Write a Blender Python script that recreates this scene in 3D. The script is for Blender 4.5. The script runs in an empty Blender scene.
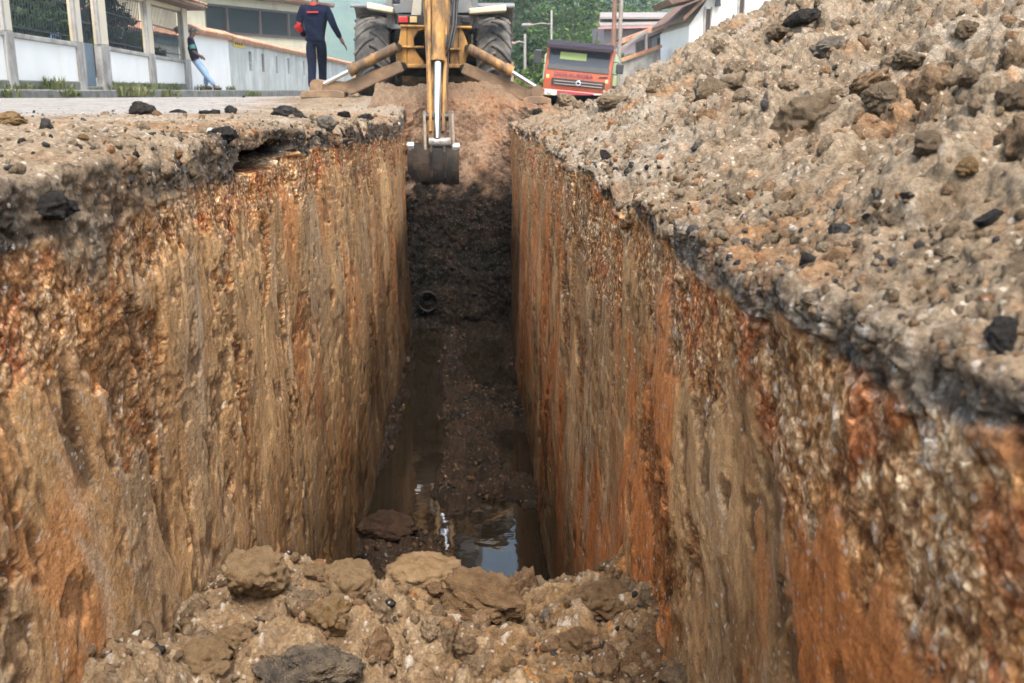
import bpy, bmesh, math, random
import numpy as np
from mathutils import Vector, Matrix, Euler
SC = bpy.context.scene
COL = SC.collection
rnd = random.Random(7)
R = math.radians
# ------------------------------------------------------------------ camera
CAMZ = 0.28
cd = bpy.data.cameras.new('camera'); cam = bpy.data.objects.new('camera', cd); COL.objects.link(cam)
cam.location = (0, 0, CAMZ); cam.rotation_euler = (R(90 - 14.17), 0, R(-2.23))
cd.sensor_width = 36; cd.lens = 35; cd.clip_start = 0.05; cd.clip_end = 6000
cd.dof.use_dof = True; cd.dof.focus_distance = 3.6; cd.dof.aperture_fstop = 8.0
SC.camera = cam
CM = cam.rotation_euler.to_matrix(); CP = Vector((0, 0, CAMZ)); FPX = 1024 * 35 / 36
def ray(px, py): return CM @ Vector(((px - 512) / FPX, (341.5 - py) / FPX, -1))
def PY(px, py, Y):
    d = ray(px, py); return CP + d * (Y / d.y)
def PX(px, py, X):
    d = ray(px, py); return CP + d * (X / d.x)
def PZ(px, py, Z):
    d = ray(px, py); return CP + d * ((Z - CAMZ) / d.z)

# ------------------------------------------------------------------ tags
def tag(o, label=None, cat=None, group=None, kind=None):
    if label: o['label'] = label
    if cat: o['category'] = cat
    if group: o['group'] = group
    if kind: o['kind'] = kind
    return o
def empty(name, loc=(0, 0, 0), label=None, cat=None, group=None, rz=0.0):
    o = bpy.data.objects.new(name, None); COL.objects.link(o); o.location = loc; o.rotation_euler = (0, 0, rz)
    o.empty_display_size = 0.2
    return tag(o, label, cat, group)

# ------------------------------------------------------------------ noise (2-D, vectorised)
_rs = np.random.RandomState(3)
_T = _rs.rand(8, 256, 256).astype(np.float32)
def vn(u, v, s=0):
    """smooth value noise, -1..1"""
    u = np.asarray(u, np.float64) + 17.31 * s; v = np.asarray(v, np.float64) - 9.73 * s
    iu = np.floor(u).astype(np.int64); iv = np.floor(v).astype(np.int64)
    fu = (u - iu).astype(np.float32); fv = (v - iv).astype(np.float32)
    fu = fu * fu * fu * (fu * (fu * 6 - 15) + 10); fv = fv * fv * fv * (fv * (fv * 6 - 15) + 10)
    T = _T[s % 8]; a = iu & 255; b = iv & 255; a1 = (a + 1) & 255; b1 = (b + 1) & 255
    return 2 * ((T[a, b] * (1 - fu) + T[a1, b] * fu) * (1 - fv) + (T[a, b1] * (1 - fu) + T[a1, b1] * fu) * fv) - 1
def fbm(u, v, s=0, o=4, g=0.5):
    r = 0; a = 1.0; n = 0
    for k in range(o):
        r = r + a * vn(u * 1.0, v * 1.0, s + k); n += a; a *= g
        u, v = (u * 1.66 - v * 1.12) + 3.1, (u * 1.12 + v * 1.66) - 1.7
    return r / n * 1.5
def domes(u, v, s=0, rmin=0.15, rmax=0.62, p=0.8):
    """clods: half-buried uneven lumps, one per cell; height in cell units and the lump's random number"""
    u = np.asarray(u, np.float64) + 5.5 * s; v = np.asarray(v, np.float64) + 2.3 * s
    iu = np.floor(u).astype(np.int64); iv = np.floor(v).astype(np.int64)
    h = np.zeros(u.shape, np.float32); idn = np.zeros(u.shape, np.float32)
    for du in (-1, 0, 1):
        for dv in (-1, 0, 1):
            a = (iu + du) & 255; b = (iv + dv) & 255
            jx = _T[s % 8][a, b]; jy = _T[(s + 1) % 8][a, b]; rr = _T[(s + 2) % 8][a, b]; pr = _T[(s + 3) % 8][a, b]; an = _T[(s + 4) % 8][a, b]
            r = rmin + (rmax - rmin) * rr * rr
            dx = (u - (iu + du + jx)).astype(np.float32); dy = (v - (iv + dv + jy)).astype(np.float32)
            c = np.cos(an * 6.28); q = np.sin(an * 6.28)
            ex = (dx * c + dy * q) * (0.8 + 0.7 * an); ey = -dx * q + dy * c
            # rounded polygon metric keeps the lumps angular
            d = 0.55 * np.sqrt(ex * ex + ey * ey) + 0.45 * np.maximum(np.abs(ex), np.abs(0.6 * ex + 0.8 * ey))
            k = np.clip(1 - (d / r) ** 2, 0, 1)
            hh = np.where(pr < p, r * np.sqrt(k) * (0.55 + 0.45 * an), 0).astype(np.float32)
            m = hh > h
            h = np.where(m, hh, h); idn = np.where(m, rr * 0.37 + an * 0.63, idn)
    return h, idn
def cells(u, v, s=0):
    """flat Voronoi: distance to nearest point, to second, random id"""
    u = np.asarray(u, np.float64) + 5.5 * s; v = np.asarray(v, np.float64) + 2.3 * s
    iu = np.floor(u).astype(np.int64); iv = np.floor(v).astype(np.int64)
    f1 = np.full(u.shape, 9, np.float32); f2 = f1.copy(); idn = np.zeros(u.shape, np.float32)
    for du in (-1, 0, 1):
        for dv in (-1, 0, 1):
            a = (iu + du) & 255; b = (iv + dv) & 255
            dx = (u - (iu + du + _T[s % 8][a, b])).astype(np.float32); dy = (v - (iv + dv + _T[(s + 1) % 8][a, b])).astype(np.float32)
            d = np.sqrt(dx * dx + dy * dy); m = d < f1
            f2 = np.where(m, f1, np.minimum(f2, d)); idn = np.where(m, _T[(s + 2) % 8][a, b], idn); f1 = np.where(m, d, f1)
    return f1, f2, idn
def sst(a, b, x):
    t = np.clip((x - a) / (b - a), 0, 1); return t * t * (3 - 2 * t)
def mix(a, b, t):
    t = np.asarray(t)[..., None]; return a * (1 - t) + b * t
def C(*c): return np.array(c, np.float32)
def interp(x, tab):
    xs, ys = zip(*tab); return np.interp(x, xs, ys)

# ------------------------------------------------------------------ node helpers
def newmat(name):
    m = bpy.data.materials.new(name); m.use_nodes = True; nt = m.node_tree
    return m, nt, nt.nodes['Principled BSDF']
def nd(nt, typ, **kw):
    n = nt.nodes.new(typ)
    for k, v in kw.items():
        if k in n.inputs: n.inputs[k].default_value = v
        else: setattr(n, k, v)
    return n
def ramp(nt, src, stops):
    r = nt.nodes.new('ShaderNodeValToRGB'); e = r.color_ramp.elements
    while len(e) < len(stops): e.new(0.5)
    for i, (p, c) in enumerate(stops):
        e[i].position = p; e[i].color = (c[0], c[1], c[2], 1)
    nt.links.new(src, r.inputs[0]); return r.outputs[0]
def soil_mat(name, bump=0.5, fine=140.0, var=0.35, dist=0.012, stretch=(1, 1, 1)):
    """earth: albedo zones from the mesh; grain, grit, pale chips, dark pits and pebble relief from noise"""
    m, nt, b = newmat(name); L = nt.links
    at = nd(nt, 'ShaderNodeAttribute', attribute_name='albedo')
    wt = nd(nt, 'ShaderNodeAttribute', attribute_name='wet')
    tc = nt.nodes.new('ShaderNodeTexCoord')
    mp = nd(nt, 'ShaderNodeMapping'); mp.inputs['Scale'].default_value = stretch; L.new(tc.outputs['Object'], mp.inputs[0])
    n1 = nd(nt, 'ShaderNodeTexNoise', Scale=fine * 0.3, Detail=9.0, Roughness=0.72); L.new(mp.outputs[0], n1.inputs['Vector'])
    n2 = nd(nt, 'ShaderNodeTexNoise', Scale=fine * 1.6, Detail=4.0, Roughness=0.65); L.new(tc.outputs['Object'], n2.inputs['Vector'])
    n3 = nd(nt, 'ShaderNodeTexNoise', Scale=9.0, Detail=4.0, Roughness=0.6); L.new(tc.outputs['Object'], n3.inputs['Vector'])
    vo = nd(nt, 'ShaderNodeTexVoronoi', Scale=fine * 0.6); L.new(tc.outputs['Object'], vo.inputs['Vector'])
    g = ramp(nt, n1.outputs[0], [(0.30, (1 - var * 1.5, 1 - var * 1.62, 1 - var * 1.7)), (0.5, (1, 1, 1)), (0.70, (1 + var * 1.1, 1 + var * 1.1, 1 + var))])
    g2 = ramp(nt, n2.outputs[0], [(0.30, (1 - var,) * 3), (0.5, (1, 1, 1)), (0.70, (1 + var * .8,) * 3)])
    mx = nd(nt, 'ShaderNodeMix', data_type='RGBA', blend_type='MULTIPLY'); mx.inputs['Factor'].default_value = 1
    L.new(at.outputs['Color'], mx.inputs['A']); L.new(g, mx.inputs['B'])
    mx2 = nd(nt, 'ShaderNodeMix', data_type='RGBA', blend_type='MULTIPLY'); mx2.inputs['Factor'].default_value = 1
    L.new(mx.outputs['Result'], mx2.inputs['A']); L.new(g2, mx2.inputs['B'])
    # stony grit: every grain its own tone, dark between the grains
    gt = nd(nt, 'ShaderNodeAttribute', attribute_name='grit')
    wz = nd(nt, 'ShaderNodeTexNoise', Scale=28.0, Detail=2.0); L.new(tc.outputs['Object'], wz.inputs['Vector'])
    wv = nd(nt, 'ShaderNodeMix', data_type='VECTOR'); wv.inputs['Factor'].default_value = .035; L.new(tc.outputs['Object'], wv.inputs['A']); L.new(wz.outputs['Color'], wv.inputs['B'])
    facs = []
    for sc_ in (46.0, 105.0):
        v1 = nd(nt, 'ShaderNodeTexVoronoi', Scale=sc_, feature='F1'); L.new(wv.outputs['Result'], v1.inputs['Vector'])
        sv1 = nd(nt, 'ShaderNodeSeparateColor'); L.new(v1.outputs['Color'], sv1.inputs[0])
        tone = ramp(nt, sv1.outputs[1], [(0, (.66, .62, .58)), (.30, (.90, .86, .83)), (.60, (1.04, 1.04, 1.03)), (.85, (1.2, 1.24, 1.28)), (.97, (1.5, 1.7, 1.95))])
        edge = ramp(nt, v1.outputs['Distance'], [(.34, (1.06, 1.06, 1.06)), (.70, (.62, .56, .50))])
        mm = nd(nt, 'ShaderNodeMix', data_type='RGBA', blend_type='MULTIPLY'); mm.inputs['Factor'].default_value = 1; L.new(tone, mm.inputs['A']); L.new(edge, mm.inputs['B'])
        m5 = nd(nt, 'ShaderNodeMix', data_type='RGBA', blend_type='MULTIPLY'); L.new(gt.outputs['Fac'], m5.inputs['Factor']); L.new(mx2.outputs['Result'], m5.inputs['A']); L.new(mm.outputs['Result'], m5.inputs['B'])
        mx2 = m5; facs.append(v1)
    # pale stone chips: a few of the grit cells, in patches
    sp = nd(nt, 'ShaderNodeSeparateColor'); L.new(vo.outputs['Color'], sp.inputs[0])
    t1 = nd(nt, 'ShaderNodeMath', operation='MULTIPLY_ADD'); t1.inputs[1].default_value = .35; L.new(n3.outputs[0], t1.inputs[0]); L.new(sp.outputs[0], t1.inputs[2])
    t2 = nd(nt, 'ShaderNodeMapRange'); t2.inputs['From Min'].default_value = 1.06; t2.inputs['From Max'].default_value = 1.10; t2.inputs['To Max'].default_value = .6; L.new(t1.outputs[0], t2.inputs['Value'])
    t3 = nd(nt, 'ShaderNodeMapRange'); t3.inputs['From Min'].default_value = .42; t3.inputs['From Max'].default_value = .30; L.new(vo.outputs['Distance'], t3.inputs['Value'])
    t4 = nd(nt, 'ShaderNodeMath', operation='MULTIPLY'); L.new(t2.outputs[0], t4.inputs[0]); L.new(t3.outputs[0], t4.inputs[1])
    t5 = nd(nt, 'ShaderNodeMath', operation='MULTIPLY_ADD'); t5.inputs[1].default_value = -.9; t5.inputs[2].default_value = 1.0; t5.use_clamp = True; L.new(wt.outputs['Fac'], t5.inputs[0])
    t6 = nd(nt, 'ShaderNodeMath', operation='MULTIPLY'); L.new(t4.outputs[0], t6.inputs[0]); L.new(t5.outputs[0], t6.inputs[1])
    mx3 = nd(nt, 'ShaderNodeMix', data_type='RGBA'); L.new(t6.outputs[0], mx3.inputs['Factor']); L.new(mx2.outputs['Result'], mx3.inputs['A']); mx3.inputs['B'].default_value = (.46, .41, .34, 1)
    L.new(mx3.outputs['Result'], b.inputs['Base Color'])
    ad = nd(nt, 'ShaderNodeMath', operation='MULTIPLY_ADD'); ad.inputs[1].default_value = 0.35
    L.new(n2.outputs[0], ad.inputs[0]); L.new(n1.outputs[0], ad.inputs[2])
    ad2 = nd(nt, 'ShaderNodeMath', operation='MULTIPLY_ADD'); ad2.inputs[1].default_value = -0.30
    L.new(vo.outputs['Distance'], ad2.inputs[0]); L.new(ad.outputs[0], ad2.inputs[2])
    h3 = nd(nt, 'ShaderNodeMath', operation='MULTIPLY'); L.new(facs[0].outputs['Distance'], h3.inputs[0]); L.new(gt.outputs['Fac'], h3.inputs[1])
    h4 = nd(nt, 'ShaderNodeMath', operation='MULTIPLY_ADD'); h4.inputs[1].default_value = -.9; L.new(h3.outputs[0], h4.inputs[0]); L.new(ad2.outputs[0], h4.inputs[2])
    bp = nd(nt, 'ShaderNodeBump', Strength=bump, Distance=dist); L.new(h4.outputs[0], bp.inputs['Height']); L.new(bp.outputs[0], b.inputs['Normal'])
    rr = nd(nt, 'ShaderNodeMapRange'); rr.inputs['To Min'].default_value = 0.92; rr.inputs['To Max'].default_value = 0.38
    L.new(wt.outputs['Fac'], rr.inputs['Value']); L.new(rr.outputs[0], b.inputs['Roughness'])
    b.inputs['Specular IOR Level'].default_value = 0.07
    return m
M = {}
M['soil'] = soil_mat('earth_soil', bump=.9, fine=130, var=.30, dist=.02)
M['wall_soil'] = soil_mat('cut_earth', bump=0.7, fine=125, var=0.34, dist=0.014, stretch=(1, 1, .45))

def sheet(name, P, col, wet, mat, kind='structure', grit=.35):
    """grid of points nu x nv x 3 -> one smooth mesh with an albedo and a wetness attribute"""
    nu, nv = P.shape[:2]; me = bpy.data.meshes.new(name); n = nu * nv
    me.vertices.add(n); me.vertices.foreach_set('co', np.ascontiguousarray(P, np.float32).ravel())
    i = np.arange(n).reshape(nu, nv)
    q = np.stack([i[:-1, :-1], i[1:, :-1], i[1:, 1:], i[:-1, 1:]], -1).reshape(-1, 4)
    nf = len(q); me.loops.add(nf * 4); me.polygons.add(nf)
    me.loops.foreach_set('vertex_index', q.ravel().astype(np.int32))
    me.polygons.foreach_set('loop_start', (np.arange(nf) * 4).astype(np.int32))
    me.polygons.foreach_set('use_smooth', np.ones(nf, bool))
    me.update(calc_edges=True)
    a = me.attributes.new('albedo', 'FLOAT_COLOR', 'POINT')
    c4 = np.ones((n, 4), np.float32); c4[:, :3] = np.clip(col.reshape(-1, 3), 0.004, 0.9); a.data.foreach_set('color', c4.ravel())
    w = me.attributes.new('wet', 'FLOAT', 'POINT'); w.data.foreach_set('value', np.broadcast_to(wet, (nu, nv)).astype(np.float32).ravel())
    w = me.attributes.new('grit', 'FLOAT', 'POINT'); w.data.foreach_set('value', np.clip(np.broadcast_to(grit, (nu, nv)), 0, 1).astype(np.float32).ravel())
    me.materials.append(mat); o = bpy.data.objects.new(name, me); COL.objects.link(o)
    if kind: o['kind'] = kind
    return o
def normals(P):
    du = np.gradient(P, axis=0); dv = np.gradient(P, axis=1)
    n = np.cross(du, dv); return n / (np.linalg.norm(n, axis=-1, keepdims=True) + 1e-9)
def smooth_v(P, k):
    for _ in range(k):
        Q = P.copy(); Q[:, 1:-1] = 0.25 * P[:, :-2] + 0.5 * P[:, 1:-1] + 0.25 * P[:, 2:]; P = Q
    return P

# ------------------------------------------------------------------ the trench: banks
XL, XR = -0.84, 0.50
ZF = -2.72                      # trench floor
YEND = 12.1                     # far end of the trench
def zrim_l(Y): return interp(Y, [(-3, .12), (1.8, .12), (4.2, .12), (7, .06), (9, 0), (11, -.06), (12.5, 0), (14, .16), (17.5, .2)])
def zrim_r(Y): return interp(Y, [(-3, .10), (.9, .10), (2, .06), (3, .05), (6, .03), (11, -.02), (13, -.03), (15, -.02), (17.5, -.02)])
def zkerb(Y): return np.clip(.18 - .007 * (Y - 13.6), .02, .26)
def zroad(X, Y):
    t = np.clip((XL - X) / 5.6, 0, 1)
    return zrim_l(Y) * (1 - t) + zkerb(Y) * t
def ycols():
    a = np.exp(np.linspace(math.log(.42), math.log(17.2), 860)); b = np.linspace(-2.6, .40, 40); return np.concatenate([b, a])
YC = ycols()

CLAY_T = C(.45, .275, .128); CLAY_B = C(.28, .152, .066); CLAY_O = C(.43, .152, .045); CLAY_G = C(.29, .20, .115); CLAY_D = C(.06, .034, .019)
GRAV_O = C(.46, .225, .085); GRAV_T = C(.53, .37, .215); GRAV_R = C(.42, .13, .045); GRAV_W = C(.55, .50, .43)
ASPH = C(.020, .0185, .018); ASPH_L = C(.095, .085, .078); DUST = C(.150, .110, .072); DUST_L = C(.225, .176, .124); DUST_O = C(.21, .118, .058)

def wall_look(Y, z, zb, side, s0):
    """relief (m) and albedo of a cut earth face; zb = underside of the road's asphalt at that Y"""
    w1 = vn(Y * 5, z * 5, s0); w2 = vn(Y * 5 + 9, z * 5, s0 + 1)
    Yw = Y + .035 * w1 + .012 * vn(Y * 19, z * 19, s0 + 2); zw = z + .035 * w2 + .012 * vn(Y * 19, z * 19 + 7, s0 + 3)
    d = zb - z                                                     # depth below the asphalt
    # bucket scrapes: vertical, fanning and leaning here and there
    lean = .16 * fbm(Y * .8, z * .5, s0 + 3, 2)
    yy = Y + lean * (z + 1.2) + .012 * w1
    big = fbm(Y * 1.1, z * .9, s0, 3); mid = fbm(Y * 3.1, z * 2.2, s0 + 5, 4)
    kv = sst(1.6, 3.6, Y + .5 * big + .4 * mid)                       # near the eye the face is smeared aslant, further on it is combed upright
    dg = (Y - .7 * z) if side > 0 else (Y + .8 * z); dz = z + .35 * Y + .05 * mid
    st0 = kv * fbm(yy * 3.5, z * .5, s0 + 5, 3) + (1 - kv) * fbm(dg * 3.0, dz * 1.3, s0 + 5, 4)
    st1 = kv * fbm(yy * 10, z * .8, s0 + 1, 3) + (1 - kv) * fbm(dg * 8, dz * 2.2, s0 + 1, 4)
    st2 = kv * fbm(yy * 36, z * 1.7, s0 + 2, 3) + (1 - kv) * fbm(dg * 30, dz * 3.5, s0 + 2, 3); st3 = vn(yy * 110, z * 4, s0 + 4)
    comb = sst(-.25, .45, fbm(Y * 1.9, z * 1.2, s0 + 6, 3)) * (.3 + .7 * kv)            # where the tines left marks
    diag = fbm(dg * 14, (z + .3 * Y) * 1.2, s0 + 5, 3) * sst(.0, .4, fbm(Y * 1.4, z * 1.4, s0 + 7, 3))
    rough = fbm(Yw * 20, zw * 20, s0 + 2, 4, .62); fine = fbm(Yw * 75, zw * 70, s0 + 5, 3, .65)
    spall_n = fbm(yy * 3.0 + .5 * mid, zw * 1.9, s0 + 6, 5, .62) + .25 * fbm(dg * 2.5, zw * .8, s0 + 4, 3)
    spall_n = spall_n + .10 * fine + .10 * rough
    spall = sst(.50, .56, spall_n)                                 # where clay broke away, with a sharp edge
    flake = sst(-.02, .015, fbm(yy * 2.1 + .3 * mid, zw * 1.5, s0 + 2, 5, .6) + .06 * rough) # thin skin of smeared clay, in sheets
    flake2 = sst(.10, .13, fbm(dg * 1.7, zw * 2.6, s0 + 1, 5, .6) + .06 * rough)
    rim = 0
    dmA, idA = domes(Yw * 46, zw * 44, s0 + 1, .15, .62, .8); dmB, idB = domes(Yw * 17, zw * 16, s0 + 2, .12, .55, .35); dmC, idC = domes(Yw * 105, zw * 100, s0 + 3, .2, .6, .9)
    peb = np.maximum(np.maximum(dmA / 46, dmB / 17 * .8), dmC / 105 * .9)
    glow = interp(Y, [(0, .14), (2, .15), (5, .22), (12, .20)]) if side < 0 else interp(Y, [(0, .22), (2, .24), (4, .36), (6, .34), (12, .24)])
    gb = glow + .09 * fbm(Y * 1.5, z * .3, s0 + 7, 3) + .05 * mid + .04 * st1
    grav = sst(-.012, .012, d + .01 * rough) * (1 - sst(gb - .035, gb + .05, d + .05 * rough))
    smear = sst(.16, .36, fbm(yy * 4, z * 1.2, s0 + 3, 4) - .05) * sst(.06, .16, d); grav = grav * (1 - .9 * smear)   # clay dragged over the gravel
    asph = 1 - sst(-.016, .010, d + .030 * vn(Y * 8, z * 3, s0) + .014 * rough)
    clay = np.clip(1 - grav - asph, 0, 1)
    h = .024 * big + .004 * mid
    h = h + .42 * clay * ((1 - spall) * (.005 * st0 + (.0022 * st1 + .0015 * st2 + .0005 * st3) * (.2 + .8 * comb) + .004 * diag + .0018 * fine + .010 * flake + .008 * flake2) + spall * (-.016 + .012 * rough + .006 * fine + .40 * peb) + .004 * rim)
    h = h + grav * (-.006 + .005 * rough + .0034 * fine + .28 * peb)
    cr1, cr2, cid = cells(Yw * 5.2, zw * 7, s0)
    h = h + asph * (-.004 + (cid - .5) * .028 * sst(.0, .06, cr2 - cr1) + .006 * rough + .005 * fine + .3 * dmC / 105 + .005 * st2)
    # albedo
    ks = np.clip(.55 + .45 * st0 + .30 * st1 * comb + .22 * mid + .12 * fine, 0, 1)
    c = mix(CLAY_B, CLAY_T, ks)
    c = c * (1 - .22 * (1 - flake) - .10 * (1 - flake2))[..., None]
    c = mix(c, CLAY_T * 1.22, sst(.3, .7, fbm(yy * 2.6, z * 1.6, s0 + 2, 4)) * .7)
    orange = sst(.02, .5, fbm(yy * 2.3, z * 1.3, s0 + 4, 4) + (.20 if side > 0 else -.22) + .20 * st1)
    c = mix(c, CLAY_O, orange * (.8 if side > 0 else .45))
    grey = sst(.12, .5, fbm(yy * 4.2, z * 1.0, s0 + 6, 4) + .15 * st2)
    c = mix(c, CLAY_G, grey * (.40 if side > 0 else .6))
    pale = sst(.38, .8, st2 * .45 + .6 * fbm(yy * 7, z * 1.1, s0 + 1, 3)); c = mix(c, C(.44, .33, .22), pale * .6)
    drk = sst(.35, .8, .6 * fbm(yy * 8, z * 1.4, s0 + 3, 4) + .35 * st2 * comb); c = mix(c, CLAY_D * 1.7, drk * .42)
    c = mix(c, mix(CLAY_B * .55, mix(CLAY_O * .65, CLAY_T * .85, sst(.3, .6, idA)), np.clip(.35 + .9 * rough + 6 * peb, 0, 1) * .9), spall * .75)
    fl = fbm(Yw * 16, zw * 9, s0 + 1, 3); c = mix(c, CLAY_D * 1.6, sst(.54, .68, fl) * .6 * clay); h = h - .007 * sst(.42, .62, fl) * clay
    crack = sst(.86, .985, 1 - np.abs(fbm(yy * 4.5, z * 1.0, s0 + 7, 4))) * sst(.15, .4, fbm(Y * 1.7, z * 1.3, s0, 3)); c = mix(c, CLAY_D, crack * .75); h = h - .010 * crack * clay
    chips = (dmC > .38) & (idC > .87); c = mix(c, C(.58, .52, .43), (chips & (vn(Y * 4, z * 4, s0 + 2) > .25)) * .75)
    # deeper and farther = damp earth, plus trench shade painted into the colour
    damp_shade = sst(.85, 2.3, d + .35 * fbm(Y * .9, z * .9, s0 + 2, 3)) * interp(Y, [(0, .62), (3, .85), (6, 1), (9, 1.05), (12, 1.05)])
    damp_shade = np.maximum(damp_shade, sst(7.5, 12, Y + .8 * mid) * sst(.6, 1.4, d) * 1.28)
    c = c * (1 - (.66 + .1 * st1) * damp_shade)[..., None]
    g = mix(GRAV_O * .9, GRAV_T, np.clip(.5 + .5 * rough + .45 * fine + .2 * st1, 0, 1)); g = mix(g, GRAV_O * 1.05, sst(.0, .5, fbm(Yw * 7, zw * 8, s0 + 4, 4)) * .8); g = mix(g, GRAV_R, sst(.22, .6, fbm(Yw * 6, zw * 7, s0 + 3, 4)) * .75)
    pid = np.where(dmB / 17 * .8 >= peb - 1e-6, idB, np.where(dmA / 46 >= peb - 1e-6, idA, idC)); on = sst(.002, .006, peb)
    g = mix(g, GRAV_W, sst(.80, .86, pid) * on * .7); g = mix(g, GRAV_T * 1.1, ((pid > .42) & (pid < .58)) * on * .55); g = mix(g, GRAV_O * .55, ((pid > .2) & (pid < .28)) * on * .5)
    g = mix(g, CLAY_D * 1.8, (1 - on) * sst(-.1, -.5, rough) * .7)
    g = mix(g, C(.40, .28, .17), sst(.25, .6, st1) * .4)
    blk = np.maximum.reduce([1 - sst(2.0, 2.5, Y + .3 * mid), .85 * sst(3.2, 3.6, Y) * (1 - sst(5.1, 5.6, Y)), .6 * sst(5.6, 7, Y)]) if side < 0 else np.maximum(1 - sst(1.0, 1.25, Y + .12 * mid), .35 * sst(0, .4, mid))
    a = mix(ASPH, ASPH_L, np.clip(.35 + .7 * fine + .4 * rough + .35 * st2, 0, 1)); a = mix(a, C(.25, .195, .14), sst(-.12, .38, fbm(Y * 4, z * 6, s0 + 1, 5, .6) + .3 * st2) * (.85 - .75 * blk)); a = mix(a, GRAV_O * .8, sst(.3, .55, fbm(Yw * 7, zw * 8, s0 + 6, 4)) * .6 * (1 - blk))
    if side > 0: a = mix(a, mix(C(.13, .115, .10), C(.22, .185, .145), np.clip(.5 + .8 * st2, 0, 1)), sst(-.35, .25, fbm(yy * 3, z * 2, s0 + 2, 4)) * .8)
    a = mix(a, C(.32, .32, .33), ((idC > .86) & (dmC > .3)) * .6)
    tone = 1.28 if side < 0 else 1.10
    out = np.minimum(c * tone, .62) * clay[..., None] + np.minimum(g * (1.18 if side < 0 else 1.1), .7) * grav[..., None] + a * asph[..., None]
    return h, out, clay * damp_shade, grav * .95 + asph * .6 + clay * (.05 + .4 * spall)

def dust_look(X, Y, s0):
    """loose dug earth lying on the road: relief and albedo"""
    f0 = fbm(X * 1.5, Y * 1.5, s0, 4); f1 = fbm(X * 6, Y * 6, s0 + 1, 4, .6); f2 = fbm(X * 30, Y * 30, s0 + 2, 4, .62)
    X0, Y0 = X, Y
    wx = vn(X * 9, Y * 9, s0 + 5); wy = vn(X * 9 + 5, Y * 9, s0 + 6); X = X + .035 * wx + .010 * vn(X * 33, Y * 33, s0); Y = Y + .035 * wy + .010 * vn(X * 33, Y * 33 + 4, s0 + 1)
    ra, ia = domes(X * 2.6, Y * 2.6, s0, .12, .55, .55); rb, ib = domes(X * 7, Y * 7, s0 + 1, .12, .6, .75)
    rc, ic = domes(X * 19, Y * 19, s0 + 2, .15, .6, .85); rd, idd = domes(X * 48, Y * 48, s0 + 3, .2, .6, .9)
    return f0, f1, f2, (ra, ia), (rb, ib), (rc, ic), (rd, idd)
def dust_col(f0, f1, f2, A, B, D, E, X, Y, s0):
    c = mix(DUST, DUST_L, np.clip(.5 + .7 * f1 + .3 * f2, 0, 1))
    c = mix(c, DUST_O, sst(.1, .55, fbm(X * 1.8, Y * 1.8, s0 + 5, 4)) * .75)
    c = mix(c, C(.27, .235, .19), sst(.15, .6, fbm(X * 1.1, Y * 1.3, s0 + 6, 4)) * .6)
    for (h, i), th in ((A, .1), (B, .1), (D, .13), (E, .16)):
        on = h > th
        c = mix(c, DUST_L * 1.02, (on & (i > .72)) * .45); c = mix(c, C(.36, .19, .09), (on & (i > .60) & (i < .63)) * .4)
        c = mix(c, C(.20, .15, .10), (on & (i < .22)) * .35)
    h, i = D; c = mix(c, ASPH * 1.3, ((h > .1) & (i > .22) & (i < .262) ) * .9)
    h, i = E; c = mix(c, ASPH * 1.3, ((h > .1) & (i > .22) & (i < .25) ) * .9); c = mix(c, C(.45, .41, .36), ((h > .25) & (i > .95)) * .2)
    return c

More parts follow.
